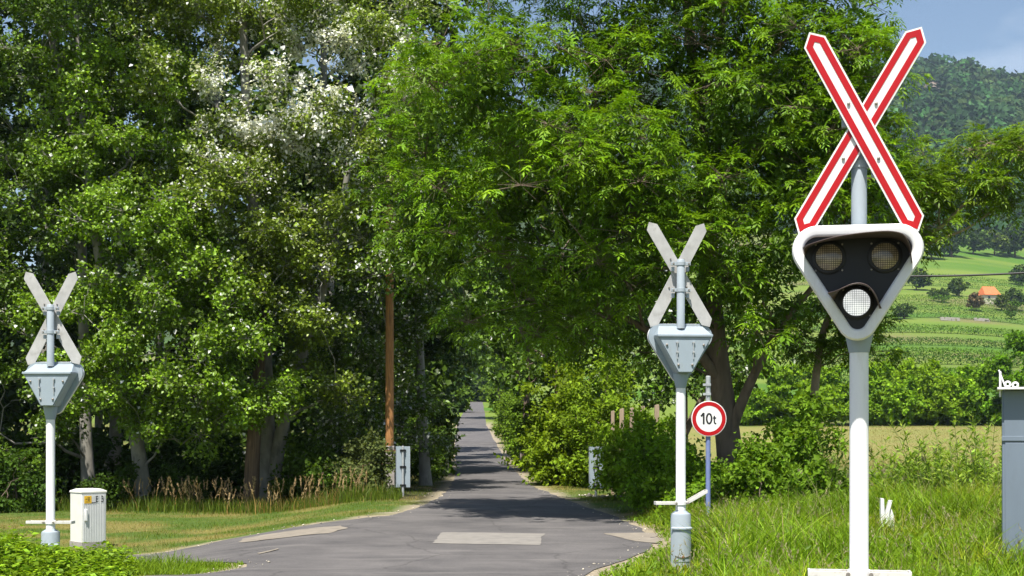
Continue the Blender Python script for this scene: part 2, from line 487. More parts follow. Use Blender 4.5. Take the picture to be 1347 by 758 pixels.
def zg(x, y):
    x = np.asarray(x, float); y = np.asarray(y, float)
    u = x / np.maximum(y, 1.0)
    a = np.interp(y, _py, _pz); b = np.interp(y, _ry, _rz)
    hb = b * (1 - 0.16 * sstep(0.29, 0.46, u)) * (0.45 + 0.55 * sstep(-0.35, 0.12, u))
    hb = hb + np.where(y > 700, (fbm(x / 160, y / 160, 3) - 0.5) * 24 * sstep(700, 1100, y), 0)
    wgt = sstep(0.02, 0.12, u) * sstep(120, 170, y) * 1.0
    wgt = np.maximum(wgt, sstep(450, 900, y))
    z = a + (hb - a) * wgt
    # the left verge lies lower than the crossing; a low bank carries the plants in front of it
    z = z - 0.34 * sstep(2.8, 6.2, -x) * sstep(14.5, 17.5, y) * (1 - sstep(60, 90, y))
    z = z + 0.26 * np.exp(-((x + 6.2) / 2.6) ** 2 - ((y - 15.2) / 1.3) ** 2)
    z = z + 0.10 * sstep(3.0, 5.5, x) * sstep(8, 12, y) * (1 - sstep(26, 34, y))
    z = z + (fbm(x * 0.7, y * 0.7, 11) - 0.5) * 0.05 * (1 - sstep(60, 100, y)) * (np.abs(x) > 2.2)
    return z

def zg1(x, y): return float(zg(np.array([x]), np.array([y]))[0])

road_poly = [(-8.7, 300), (-5.2, 134), (-3.5, 87), (-2.1, 54), (-1.72, 40.5), (-1.75, 34), (-1.95, 30), (-2.35, 26.9), (-3.5, 25.3), (-4.8, 24.2), (-5.5, 22.9), (-7, 21.8), (-10, 21.0), (-18, 20.4),
             (-18, 18.6), (-10, 19.2), (-7, 19.55), (-5, 19.5), (-4.0, 18.8), (-3.3, 17.9), (-3.25, 17.3), (-3.55, 16.4), (-4.4, 13), (-5.5, 6), (-5.8, -8),
             (1.2, -8), (0.9, 6), (0.55, 12), (0.62, 15), (0.9, 16.6), (1.5, 18.3), (1.95, 20), (2.2, 21.6), (2.15, 23.5), (1.95, 26.5), (1.55, 30), (1.19, 34), (0.55, 40.5), (0.12, 54), (-0.72, 87), (-2.4, 134), (-6.2, 300)]
RP = np.array(road_poly)

def seg_dist(x, y):
    """signed distance to the asphalt edge (negative inside)"""
    P = np.stack([np.ravel(x), np.ravel(y)], -1)
    A = RP; B = np.roll(RP, -1, 0)
    d = np.full(len(P), 1e9); inside = np.zeros(len(P), bool)
    for a, b in zip(A, B):
        ab = b - a; t = np.clip(((P - a) @ ab) / (ab @ ab), 0, 1)
        q = a + t[:, None] * ab
        d = np.minimum(d, np.hypot(P[:, 0] - q[:, 0], P[:, 1] - q[:, 1]))
        cond = ((a[1] > P[:, 1]) != (b[1] > P[:, 1]))
        xin = (b[0] - a[0]) * (P[:, 1] - a[1]) / (b[1] - a[1] + 1e-12) + a[0]
        inside ^= cond & (P[:, 0] < xin)
    return np.where(inside, -d, d).reshape(np.shape(x))

def lerp(a, b, t):
    return a + (b - a) * t

def build_ground():
    xs = np.unique(np.concatenate([np.arange(-14, 14.01, 0.36), np.linspace(14, 60, 60), np.linspace(60, 400, 36), np.linspace(400, 2600, 28),
                                   -np.linspace(14, 60, 40), -np.linspace(60, 400, 30), -np.linspace(400, 2600, 25)]))
    ys = np.unique(np.concatenate([np.linspace(-400, -10, 10), np.arange(-10, 8, 1.5), np.arange(8, 42, 0.34), np.linspace(42, 140, 80), np.linspace(140, 700, 80), np.linspace(700, 1800, 50), np.linspace(1800, 4000, 12)]))
    X, Y = np.meshgrid(xs, ys)
    Z = zg(X, Y)
    n1 = fbm(X * 0.9, Y * 0.9, 21); n2 = fbm(X * 3.1, Y * 3.1, 31)
    near = (Y < 150) & (np.abs(X) < 60)
    d = np.full(X.shape, 50.0); d[near] = seg_dist(X[near], Y[near])
    Z = Z - 0.05 * (d < -0.75)
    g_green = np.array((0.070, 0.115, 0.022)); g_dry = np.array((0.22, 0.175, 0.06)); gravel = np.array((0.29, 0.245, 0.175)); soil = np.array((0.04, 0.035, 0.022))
    C = g_green[None, None] + (g_dry - g_green)[None, None] * (sstep(0.35, 0.7, n1) * 0.75)[..., None]
    # soil under the trees
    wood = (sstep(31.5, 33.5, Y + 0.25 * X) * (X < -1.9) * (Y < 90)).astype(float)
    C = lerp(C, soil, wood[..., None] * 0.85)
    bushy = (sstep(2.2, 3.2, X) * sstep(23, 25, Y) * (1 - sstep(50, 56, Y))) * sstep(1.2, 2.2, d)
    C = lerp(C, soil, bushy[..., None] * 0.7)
    # pale grit along the asphalt edge
    gw = 0.16 + 1.1 * (n2 - 0.5) + 0.12 * sstep(28, 24, Y) * (X < 0) + 0.22 * sstep(1.5, 2.0, X) * (Y > 18.5) * (Y < 26)
    gw = np.maximum(gw + 0.12, 0.05) + 0.30 * sstep(40, 60, Y)
    gr = (1 - sstep(gw * 0.5, gw, d)) * (Y < 150)
    C = lerp(C, gravel, np.clip(gr, 0, 1)[..., None])
    # hay field
    hay = sstep(58, 66, Y) * (1 - sstep(128, 132, Y)) * sstep(6, 12, X)
    hc = lerp(np.array((0.25, 0.205, 0.08)), np.array((0.17, 0.20, 0.05)), fbm(X * .06, Y * .35, 41)[..., None])
    C = lerp(C, hc, hay[..., None])
    # slopes above
    hill = sstep(132, 150, Y)
    band = fbm(X * 0.003, Y * 0.075, 51, 2)
    hg = lerp(np.array((0.075, 0.155, 0.020)), np.array((0.145, 0.20, 0.035)), sstep(.35, .6, band)[..., None])
    hg = lerp(hg, np.array((0.17, 0.14, 0.07)), (sstep(0.58, 0.74, fbm(X * .03, Y * .05, 61)) * 0.8)[..., None])
    C = lerp(C, hg, hill[..., None])
    fo = sstep(720, 780, Y)
    C = lerp(C, np.array((0.035, 0.055, 0.02)), fo[..., None])
    C = np.clip(C, 0.002, 1)
    ny, nx = X.shape
    i = (np.arange(ny - 1)[:, None] * nx + np.arange(nx - 1)[None, :])
    Q = np.stack([i, i + 1, i + nx + 1, i + nx], -1).reshape(-1, 4)
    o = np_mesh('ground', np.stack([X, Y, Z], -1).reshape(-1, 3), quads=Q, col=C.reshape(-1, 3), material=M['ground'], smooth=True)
    tag(o, kind='structure')
build_ground()

def sheet(name, poly, lift, material, step, wob=0.0, kind=None):
    """flat sheet that follows the ground inside a polygon, with a slightly ragged edge"""
    pts = []
    n = len(poly)
    for k in range(n):
        a, b = np.array(poly[k], float), np.array(poly[(k + 1) % n], float)
        L = np.linalg.norm(b - a); m = max(1, int(L / (step * 0.6)) if (a[1] < 60 and b[1] < 60) else int(L / 6) + 1)
        for j in range(m):
            p = a + (b - a) * j / m
            nn = np.array(((b - a)[1], -(b - a)[0])) / (L + 1e-9)
            p = p + nn * wob * (fbm(p[0] * 1.7, p[1] * 1.7, 77, 3) - 0.5) * 2
            pts.append(p)
    B = len(pts)
    P = np.array(poly)
    inner = []
    y = P[:, 1].min()
    while y < P[:, 1].max():
        st = step if y < 60 else 5.0
        for x in np.arange(P[:, 0].min(), P[:, 0].max(), st if y < 60 else 1.5):
            inner.append((x + random.uniform(-.05, .05) * st, y))
        y += st
    bpts = np.array(pts)
    inner = np.array(inner)
    if len(inner):
        ins = np.zeros(len(inner), bool); dm = np.full(len(inner), 1e9)
        for a, b in zip(bpts, np.roll(bpts, -1, 0)):
            cond = ((a[1] > inner[:, 1]) != (b[1] > inner[:, 1]))
            xin = (b[0] - a[0]) * (inner[:, 1] - a[1]) / (b[1] - a[1] + 1e-12) + a[0]
            ins ^= cond & (inner[:, 0] < xin)
            ab = b - a; t = np.clip(((inner - a) @ ab) / (ab @ ab + 1e-12), 0, 1); q = a + t[:, None] * ab
            dm = np.minimum(dm, np.hypot(*(inner - q).T))
        inner = inner[ins & (dm > step * 0.25)]
    allp = np.concatenate([bpts, inner]) if len(inner) else bpts
    vv, ee, ff, *_ = geometry.delaunay_2d_cdt([Vector(p) for p in allp], [], [list(range(B))], 1, 1e-5)
    V2 = np.array([(v.x, v.y) for v in vv])
    Z = zg(V2[:, 0], V2[:, 1]) + lift
    tr = np.array([f for f in ff if len(f) == 3])
    o = np_mesh(name, np.column_stack([V2, Z]), tris=tr, material=material, smooth=True)
    bm = bmesh.new(); bm.from_mesh(o.data); bmesh.ops.recalc_face_normals(bm, faces=bm.faces)
    if sum(f.normal.z for f in bm.faces) < 0: bmesh.ops.reverse_faces(bm, faces=bm.faces)
    bm.to_mesh(o.data); bm.free()
    if kind: tag(o, kind=kind)
    return o
sheet('road', road_poly, 0.010, M['asphalt'], 0.5, 0.10, 'structure')

def gp(px, py, z=0.0):
    Y = F * (EYE - z) / (py - HZ)
    return ((px - CX) / F * Y, Y)
sheet('concrete_patch', [gp(582, 701.5), gp(717, 703), gp(711, 718.5), gp(567, 716)], 0.015, M['patch'], 0.25, 0.06, 'structure')
sheet('sand_patch', [gp(308, 706, -.05), gp(320, 702, -.05), gp(350, 700.5, -.05), gp(400, 699, -.05), gp(452, 697, -.05), gp(456, 700, -.05), gp(432, 707, -.05), gp(380, 709, -.05), gp(330, 709.5, -.05)], 0.015, M['sand'], 0.25, 0.12, 'structure')
sheet('sand_patch', [gp(338, 729, -.03), gp(366, 723, -.02), gp(367, 724.2, -.02), gp(341, 730.5, -.03)], 0.015, M['sand'], 0.25, 0.02, 'structure')
sheet('sand_patch', [gp(795, 703), gp(866, 702), gp(868, 716), gp(838, 713)], 0.015, M['sand'], 0.3, 0.12, 'structure')

# ------------------------------------------------------------------ warning signals
def hull(circles, dr=0.0, n=14):
    """outline of the rounded triangle (left, right, bottom circles), clockwise from the left corner, as (x, z)"""
    pts = []
    cs = circles
    for i in range(3):
        x, z, r = cs[i]; px, pz, pr = cs[i - 1]; nx, nz, nr = cs[(i + 1) % 3]
        def tang(x0, z0, r0, x1, z1, r1):
            dx, dz = x1 - x0, z1 - z0; D = math.hypot(dx, dz)
            a = math.atan2(dz, dx); return a + math.acos(max(-1, min(1, (r0 - r1) / D)))
        a0 = tang(px, pz, pr, x, z, r); a1 = tang(x, z, r, nx, nz, nr)
        while a1 > a0: a1 -= 2 * math.pi
        while a1 < a0 - 2 * math.pi: a1 += 2 * math.pi
        for k in range(n):
            a = a0 + (a1 - a0) * k / (n - 1)
            pts.append((x + (r + dr) * math.cos(a), z + (r + dr) * math.sin(a)))
    return pts
HEAD = [(-0.245, 2.781, 0.15), (0.245, 2.781, 0.15), (0.0, 2.339, 0.12)]

def arm_poly(w, L, tip):
    return [(-w / 2, -L / 2), (0, -L / 2 - tip), (w / 2, -L / 2), (w / 2, L / 2), (0, L / 2 + tip), (-w / 2, L / 2)]

def rot2(poly, a, c):
    return [(c[0] + x * math.cos(a) - z * math.sin(a), c[1] + x * math.sin(a) + z * math.cos(a)) for x, z in poly]

def cz(zx, zy):
    px, py = 1030 + zx / 3.79, 280 + zy / 3.79
    return ((px - 1128) / 215, 1.71 + (561 - py) / 215)

def make_signal(bend):
    root = empty('crossing_signal')
    P = root
    b = MB()
    b.lathe([(0.118, -0.25), (0.118, 0.665), (0.112, 0.685), (0.062, 0.72), (0.058, 0.73)], n=32)
    base = b.build('base', M['greyblue'], P)
    d = MB()
    # curved inspection door with a lip above it, on both faces of the base
    for s in (1,):
        a0, a1 = R(90 - 62), R(90 + 62)
        loops = []
        for k in range(13):
            a = a0 + (a1 - a0) * k / 12
            loops.append([(r_ * math.cos(a), r_ * math.sin(a), z_) for r_, z_ in ((0.117, .13), (0.1235, .13), (0.1235, .50), (0.117, .50))])
        d.loft(loops, cap0=True, cap1=True)
    door = d.build('base_door', M['greyblue'], P)
    d = MB(); loops = []
    for k in range(15):
        a = R(90 - 68) + R(136) * k / 14
        loops.append([(r_ * math.cos(a), r_ * math.sin(a), z_) for r_, z_ in ((0.117, .505), (0.140, .508), (0.140, .522), (0.117, .535))])
    d.loft(loops, cap0=True, cap1=True).build('door_hood', M['greyblue'], door)
    d = MB(); loops = []
    for k in range(11):
        a = R(90 - 45) + R(90) * k / 10
        zz = 0.195 - 0.02 * math.sin(math.pi * k / 10)
        loops.append([(0.1235 * math.cos(a), 0.1235 * math.sin(a), zz), (0.131 * math.cos(a), 0.131 * math.sin(a), zz), (0.131 * math.cos(a), 0.131 * math.sin(a), zz + .010), (0.1235 * math.cos(a), 0.1235 * math.sin(a), zz + .010)])
    d.loft(loops, cap0=True, cap1=True).build('door_latch', M['bolt'], door)
    MB().lathe([(0.016, 0.122), (0.016, 0.138), (0.008, 0.140)], c=(0, 0, .185), axis='Y', n=10).build('bolt', M['rust'], door)
    MB().lathe([(0.020, 0.114), (0.024, 0.128), (0.012, 0.133)], c=(-0.02, 0, .075), axis='Y', n=10).build('rust_hole', M['rust'], base)  # raised rusty disc standing in for a rust hole in the base
    # white lower pole and grey upper pole
    MB().lathe([(0.060, 0.72), (0.060, 0.80), (0.057, 0.81), (0.057, 2.23)], n=32).build('pole', M['white'], P)
    MB().lathe([(0.047, 2.86), (0.047, 3.66), (0.040, 3.672)], n=28).build('upper_pole', M['greyblue'], P)
    c = MB().lathe([(0.060, 2.16), (0.064, 2.175), (0.088, 2.29), (0.092, 2.33)], n=28).build('collar', M['shell'], P)
    # hinge bars at the foot of the pole
    for s in (-1, 1):
        bar = MB()
        x0, x1 = s * 0.055, s * 0.30
        dz = 0.135 if (bend and s == -1) else 0.0
        for yy in (-0.066, 0.066):
            bar.box(((x0 + x1) / 2, yy, 0.81 + dz / 2), (math.hypot(.245, dz), 0.010, 0.034), ry=-math.atan2(dz, s * .245) if s > 0 else math.atan2(dz, .245))
        bar.box((x1, 0, 0.81 + dz), (0.014, 0.138, 0.04))
        br = bar.build('foot_bar', M['barpaint'], P, bevel=0.002)
        MB().lathe([(0.013, -0.09), (0.013, 0.09)], c=(s * 0.068, 0, 0.81), axis='Y', n=8).build('bolt', M['bolt'], br)
    MB().lathe([(0.064, 0.785), (0.071, 0.79), (0.071, 0.83), (0.064, 0.835)], n=28).build('foot_clamp', M['white'], P)
    # housing: rounded backboard with rim, roofed box behind
    head = MB()
    yb = 0.155
    tri = [(-0.340, 2.775), (0.340, 2.775), (0.092, 2.325), (-0.092, 2.325)]
    fr = hull(HEAD, -0.012, 10)
    back = [(x, yb, z) for x, z in tri]
    # box walls from the backboard plane to the rear face
    front = [(-0.335, -0.085, 2.78), (0.335, -0.085, 2.78), (0.088, -0.085, 2.325), (-0.088, -0.085, 2.325)]
    head.add(front + back, [(0, 1, 5, 4), (1, 2, 6, 5), (2, 3, 7, 6), (3, 0, 4, 7), (4, 5, 6, 7), (3, 2, 1, 0)])
    # sloping roof of the box
    head.add([(-0.338, yb, 2.778), (0.338, yb, 2.778), (0.27, -0.085, 2.905), (-0.27, -0.085, 2.905), (-0.333, -0.085, 2.782), (0.333, -0.085, 2.782)],
             [(0, 1, 2, 3), (0, 3, 4), (1, 5, 2), (4, 3, 2, 5), (0, 4, 5, 1)])
    hd = head.build('signal_head', M['shell'], P, bevel=0.006)
    MB().box((0, yb + 0.006, 2.772), (0.675, 0.05, 0.032)).build('drip_edge', M['shell'], hd, bevel=0.006)
    rear = MB(); poly = [(-0.318, 2.757), (-0.082, 2.335), (0.082, 2.335), (0.318, 2.757)]
    rear.prism(poly, yb + 0.002, yb + 0.012)
    rear.build('rear_door', M['shell'], hd, bevel=0.003)
    for s in (-1, 1):
        lt = MB()
        lt.tube([(s * 0.10, yb + 0.03, 2.69), (s * 0.10 + .004, yb + 0.028, 2.60), (s * 0.10, yb + 0.022, 2.49)], 0.0065, 8)
        lt.box((s * 0.10, yb + 0.020, 2.69), (0.03, 0.028, 0.018))
        lt.box((s * 0.10, yb + 0.020, 2.575), (0.028, 0.03, 0.02))
        lt.build('latch', M['galv'], hd, bevel=0.0)
        for (bx, bz) in ((s * 0.225, 2.66), (s * 0.085, 2.42)):
            MB().lathe([(0.014, yb + .010), (0.014, yb + 0.026), (0.007, yb + 0.03)], c=(bx, 0, bz), axis='Y', n=10).build('bolt', M['bolt'], hd)
    # backboard sheet + front rim (a rounded bead round the black face)
    bb = MB(); o1 = hull(HEAD, 0, 14)
    bb.loft([[(x, -0.088, z) for x, z in hull(HEAD, -0.10, 14)], [(x, -0.088, z) for x, z in o1], [(x, -0.118, z) for x, z in o1], [(x, -0.118, z) for x, z in hull(HEAD, -0.10, 14)]], cap0=False, cap1=False)
    bb.build('backboard', M['shell'], hd)
    rim = MB()
    secs = [(0.0, -0.116), (0.004, -0.125), (0.004, -0.150), (-0.006, -0.162), (-0.050, -0.162), (-0.062, -0.156), (-0.066, -0.145), (-0.066, -0.118)]
    rim.loft([[(x, y, z) for x, z in hull(HEAD, dr, 16)] for dr, y in secs])
    rim.build('front_rim', M['white'], hd, smooth=50)
    fp = MB(); inn = hull(HEAD, -0.064, 14)
    fp.prism(inn[::-1], -0.135, -0.119)
    face = fp.build('face_plate', M['black'], hd)
    for (x, z, lit) in ((-0.173, 2.736, 0), (0.166, 2.736, 0), (-0.005, 2.451, 1)):
        MB().lathe([(0.104, -0.134), (0.104, -0.147), (0.098, -0.151), (0.086, -0.151), (0.083, -0.143)], c=(x, 0, z), axis='Y', n=36, cap=False).build('lens_ring', M['black'], hd)
        ln = MB().lathe([(0.083, -0.136), (0.083, -0.145), (0.07, -0.151), (0.045, -0.156), (0.015, -0.158)], axis='Y', n=36).build('lens', M['lenslit'] if lit else M['lens'], hd, loc=(x, 0, z), smooth=60)
        if lit: ln['label'] = 'lit white lower lens'
        for sx in (-1, 1):
            for sz in (-1, 1):
                MB().lathe([(0.0065, -0.134), (0.0065, -0.140), (0.003, -0.142)], c=(x + sx * .081, 0, z + sz * .081), axis='Y', n=8).build('bolt', M['bolt'], hd)
    # visors: bent sheet hoods over the two top lamps and over the white lamp
    def visor(rt, lp, Lr, Ll):
        v = MB(); n = len(rt); vs = []; fs = []
        S = 5
        rows = []
        for i in range(n):
            x0, z0 = cz(*rt[i]); x1, z1 = cz(*lp[i])
            x1 -= 0.016 * Lr[i] / 0.3; z1 -= 0.036 * Lr[i] / 0.3
            rows.append([(x0 + (x1 - x0) * t, -0.136 - Lr[i] * t, z0 + (z1 - z0) * t) for t in np.linspace(0, 1, S)])
        # resample smoothly along the bend
        A = np.array(rows); tt = np.linspace(0, n - 1, 33)
        B_ = np.stack([np.stack([np.interp(tt, np.arange(n), A[:, j, c_]) for c_ in range(3)], -1) for j in range(S)], 1)
        for _ in range(2):
            B_[1:-1] = (B_[:-2] + 2 * B_[1:-1] + B_[2:]) / 4
        m = len(tt)
        for i in range(m):
            for j in range(S): vs.append(B_[i, j])
        for i in range(m - 1):
            for j in range(S - 1):
                a = i * S + j; fs.append((a, a + 1, a + S + 1, a + S))
        v.add(vs, fs)
        o = v.build('visor', M['visor'], hd)
        sd = o.modifiers.new('solid', 'SOLIDIFY'); sd.thickness = 0.007; sd.offset = 0
        return o
    visor([(112, 215), (130, 168), (200, 146), (300, 136), (420, 132), (540, 134), (600, 156), (632, 215), (640, 270)],
          [(103, 178), (125, 165), (200, 143), (280, 124), (400, 110), (520, 104), (590, 118), (622, 170), (632, 248)], [0.10, 0.16, 0.24, .28, .29, .29, .28, .24, .18], None)
    visor([(255, 445), (278, 398), (318, 374), (368, 363), (415, 372), (452, 402), (470, 440), (480, 492)],
          [(228, 406), (262, 398), (300, 382), (340, 362), (385, 356), (425, 370), (455, 415), (487, 487)], [0.17, .24, .28, .30, .30, .29, .26, .18], None)
    hd.scale = (0.968, 1, 0.968); hd.location = (-0.016, 0, 0.083)
    # crossbuck: two arms, the front one over the rear one
    for k, (ang, y0, cc, LA) in enumerate(((R(27.6), -0.100, (0.022, 3.496), 1.25), (R(-30.6), -0.078, (0.0, 3.500), 1.29))):
        ar = MB().prism(rot2(arm_poly(0.142, LA, 0.069), ang, cc), y0, y0 + 0.012, 0, 1)
        arm = ar.build('cross_arm', [M['signwhite'], M['armback']], P, smooth=0, bevel=0.0)
        rd = MB()
        def ringloop(off, y):
            w2 = 0.142 - 2 * off
            tp = 0.069 * w2 / 0.142
            return [(x, y, z) for x, z in rot2(arm_poly(w2, LA - 2 * off * 0.46, tp), ang, cc)]
        rd.loft([ringloop(0.011, y0 - 0.0005), ringloop(0.011, y0 - 0.003), ringloop(0.048, y0 - 0.003), ringloop(0.048, y0 - 0.0005)])
        rd.build('red_border', M['red'], arm, smooth=0)
        for t in (-0.19, 0.19):
            bx, bz = rot2([(0, t)], ang, cc)[0]
            MB().lathe([(0.010, y0 - .001), (0.010, y0 - 0.010), (0.005, y0 - 0.013)], c=(bx, 0, bz), axis='Y', n=8).build('bolt', M['bolt'], arm)
            MB().lathe([(0.010, y0 + .0125), (0.010, y0 + 0.024), (0.005, y0 + 0.026)], c=(bx + 0.012, 0, bz + 0.02), axis='Y', n=8).build('bolt', M['bolt'], arm)
    for z in (3.31, 3.62):
        cl = MB().lathe([(0.0475, z - .022), (0.0545, z - .022), (0.0545, z + .022), (0.0475, z + .022)], n=24)
        for s in (-1, 1):
            cl.box((s * 0.083, -0.006, z), (0.062, 0.012, 0.040)); cl.box((s * 0.083, 0.014, z), (0.062, 0.012, 0.040))
            cl.box((s * 0.088, -0.040, z - .06), (0.034, 0.05, 0.05))
        k = cl.build('clamp', M['greyblue'], P, bevel=0.002)
        for s in (-1, 1):
            MB().lathe([(0.011, -0.028), (0.011, 0.040)], c=(s * 0.092, 0, z), axis='Y', n=8).build('bolt', M['bolt'], k)
    return root

sig = make_signal(False)
SG = 'railway crossing warning signals'
x, y = (1130 - CX) / F * 8.7, 8.7
sig.location = (x, y, 0.0); sig.rotation_euler = (0, 0, R(-11))
tag(sig, 'nearest crossing signal, red and white cross and three lamps facing us, white one lit', 'crossing signal', SG)
sig2 = make_signal(True)
sig2.location = ((895.5 - CX) / F * 16.7, 16.7, 0.0); sig2.rotation_euler = (0, 0, R(180 + 6))
tag(sig2, 'grey crossing signal seen from behind, in the grass beside the round weight limit sign', 'crossing signal', SG)
sig3 = copy_tree(sig)
sig3.location = ((66.5 - CX) / F * 18.7, 18.7, -0.36); sig3.rotation_euler = (0, 0, R(180 - 4))
tag(sig3, 'grey crossing signal seen from behind at the left, beside the cream electrical box', 'crossing signal', SG)

# ------------------------------------------------------------------ flat lettering
def text_mesh(s, size, name, material, parent, loc, rot, sx=1.0, ext=0.0012, off=0.0):
    cu = bpy.data.curves.new(name, 'FONT'); cu.body = s; cu.size = size; cu.align_x = 'CENTER'; cu.align_y = 'CENTER'; cu.extrude = ext; cu.offset = off
    tmp = bpy.data.objects.new(name, cu); COL.objects.link(tmp)
    dg = bpy.context.evaluated_depsgraph_get()
    me = bpy.data.meshes.new_from_object(tmp.evaluated_get(dg))
    bpy.data.objects.remove(tmp); bpy.data.curves.remove(cu)
    me.materials.clear(); me.materials.append(material)
    o = bpy.data.objects.new(name, me); COL.objects.link(o)
    o.parent = parent; o.location = loc; o.rotation_euler = rot; o.scale = (sx, 1, 1)
    return o

# ------------------------------------------------------------------ round weight limit sign
Y = 24.2
xs = (931.5 - CX) / F * Y
ws = empty('weight_limit_sign', (xs, Y, zg1(xs, Y)), R(4))
z0 = zg1(xs, Y)
zc = EYE - (551 - HZ) / F * Y - z0
MB().lathe([(0.042, -0.2), (0.042, zc - 0.02)], n=16).build('post', M['blue'], ws)
MB().lathe([(0.042, zc - 0.02), (0.042, zc + 0.72), (0.03, zc + .73)], n=16).build('post_top', M['galv'], ws)
disc = MB().lathe([(0.302, -0.056), (0.302, -0.066), (0.298, -0.070), (0.29, -0.070)], c=(0, 0, zc), axis='Y', n=48).build('sign_disc', M['signwhite'], ws)
MB().lathe([(0.288, -0.0705), (0.288, -0.073), (0.222, -0.073), (0.222, -0.0705)], c=(0, 0, zc), axis='Y', n=48, cap=False).build('red_ring', M['red'], disc)
def stroke(pts, wd):
    """one even stroke of a road sign letter, as a thin raised strip"""
    P = np.array(pts, float) + np.array((0.014, 0)); T = np.gradient(P, axis=0); T /= np.linalg.norm(T, axis=1, keepdims=True) + 1e-9
    Nn = np.stack([-T[:, 1], T[:, 0]], -1) * wd / 2
    b = MB(); A, B = P + Nn, P - Nn; n = len(P)
    vs = [(x, -0.0705, z) for x, z in A] + [(x, -0.0705, z) for x, z in B] + [(x, -0.0727, z) for x, z in A] + [(x, -0.0727, z) for x, z in B]
    fs = [(2 * n + k, 2 * n + k + 1, 3 * n + k + 1, 3 * n + k) for k in range(n - 1)] + [(k, k + 1, 2 * n + k + 1, 2 * n + k) for k in range(n - 1)] + [(n + k, n + k + 1, 3 * n + k + 1, 3 * n + k) for k in range(n - 1)]
    return b.add(vs, fs)
def letter(strokes, nm, wd):
    b = MB()
    for st_ in strokes:
        q = stroke(st_, wd); b.add(q.v, q.f)
    return b.build(nm, M['ink'], disc, smooth=0)
zb0 = zc - 0.095
letter([[(-0.105, zb0), (-0.105, zb0 + .07), (-0.105, zb0 + .195)], [(-0.150, zb0 + .135), (-0.130, zb0 + .160), (-0.106, zb0 + .190)]], 'figure_one', 0.030)
oval = [(-0.012 + 0.042 * math.sin(a) * (1 if abs(math.cos(a)) < .7 else 1), zb0 + 0.0975 + 0.083 * math.cos(a)) for a in np.linspace(0, 2 * math.pi, 29)]
letter([oval], 'figure_zero', 0.029)
hook = [(0.078, zb0 + .145), (0.078, zb0 + .06), (0.079, zb0 + .035), (0.086, zb0 + .018), (0.098, zb0 + .012), (0.112, zb0 + .012)]
letter([hook, [(0.054, zb0 + .108), (0.08, zb0 + .108), (0.110, zb0 + .108)]], 'letter_t', 0.023)
for dz in (-0.18, 0.20, 0.42, 0.58):
    c = MB().lathe([(0.0425, zc + dz - .02), (0.049, zc + dz - .02), (0.049, zc + dz + .02), (0.0425, zc + dz + .02)], n=16)
    c.box((-0.065, -0.004, zc + dz), (0.05, 0.012, 0.04)); c.box((0, -0.050, zc + dz), (0.07, 0.012, 0.04))
    c.build('clamp', M['galv'], ws)
tag(ws, 'round white sign with red ring reading 10t on a blue post', 'road sign')

# ------------------------------------------------------------------ countdown boards seen from behind
def board(px, Y, pyb, rz, label, drop=None):
    X = (px - CX) / F * Y
    z0 = zg1(X, Y)
    r = empty('marker_board', (X, Y, z0), rz)
    MB().lathe([(0.030, -0.2), (0.030, 1.22), (0.02, 1.23)], n=14).build('post', M['galv'], r)
    bd = MB().box((0, 0.058, 0.72), (0.35, 0.004, 1.0)).build('sign_panel', M['shell'], r)
    for s in (-1, 1):
        MB().box((s * 0.172, 0.046, 0.72), (0.004, 0.020, 1.0)).build('folded_edge', M['galv'], bd)
    for dz in (0.27, 0.72, 1.12):
        c = MB().lathe([(0.0305, dz - .025), (0.042, dz - .025), (0.042, dz + .025), (0.0305, dz + .025)], n=14)
        c.box((0, 0.046, dz), (0.15, 0.018, 0.045)); c.box((-0.05, 0.02, dz), (0.012, 0.05, 0.05)); c.box((0.05, 0.02, dz), (0.012, 0.05, 0.05))
        c.build('clamp', M['black'], r)
    tag(r, label, 'road sign', 'countdown boards at the road edge')
    return r
board(530, 34.6, 655, R(3), 'grey back of a tall narrow sign beside the brown wooden pole')
board(784, 34.2, 652, R(-5), 'grey back of a tall narrow sign in front of the right hand bushes')

# ------------------------------------------------------------------ wooden pole on a concrete stub, with its cable
Yp = 36.4
Xp = (512.5 - CX) / F * Yp
zp = zg1(Xp, Yp)
up = empty('utility_pole', (Xp, Yp, zp))
zt = 7.4
MB().lathe([(0.112, 0.55), (0.108, 1.3), (0.105, 4.0), (0.092, zt - .05), (0.06, zt)], n=16).build('pole_shaft', M['wood'], up)
st = MB()
st.loft([[(x + 0.03, y - .15, z) for x, y in ((-.12, -.11), (.12, -.11), (.12, .11), (-.12, .11))] for z in (-0.3, 0.0)] + [[(x * .85 + 0.03, y * .9 - .15, 1.22) for x, y in ((-.12, -.11), (.12, -.11), (.12, .11), (-.12, .11))]], cap0=True, cap1=True)
st.build('concrete_stub', M['concrete'], up, bevel=0.015)
for z in (0.75, 1.10):
    MB().lathe([(0.205, z - .018), (0.212, z - .018), (0.212, z + .018), (0.205, z + .018)], c=(0.02, -.08, 0), n=20).build('band', M['rust'], up)
MB().lathe([(0.02, 0), (0.045, .04), (0.03, .08), (0.045, .12), (0.02, .16)], c=(0.13, -0.02, zt - .35), n=12).build('insulator', M['white'], up)
wr = MB().tube([np.array((-.10, -0.06, 5.4)), np.array((-0.45, -.5, 4.4)), np.array((-0.8, -.9, 3.5))], 0.011, 6)
wr.build('stay_wire', M['cable'], up)
tag(up, 'brown wooden pole bolted to a concrete stub at the edge of the wood', 'utility pole')
A0 = np.array((Xp + 0.13, Yp - .02, zp + zt - 0.22)); A1 = pw(1500, 347, 33.0)
mid = pw(1200, 365, 34.2)
pts = []
for t in np.linspace(0, 1, 40):
    p = A0 + (A1 - A0) * t
    pts.append(p)
pts = np.array(pts)
tm = (mid[0] - A0[0]) / (A1[0] - A0[0])
sag = (A0 + (A1 - A0) * tm)[2] - mid[2]
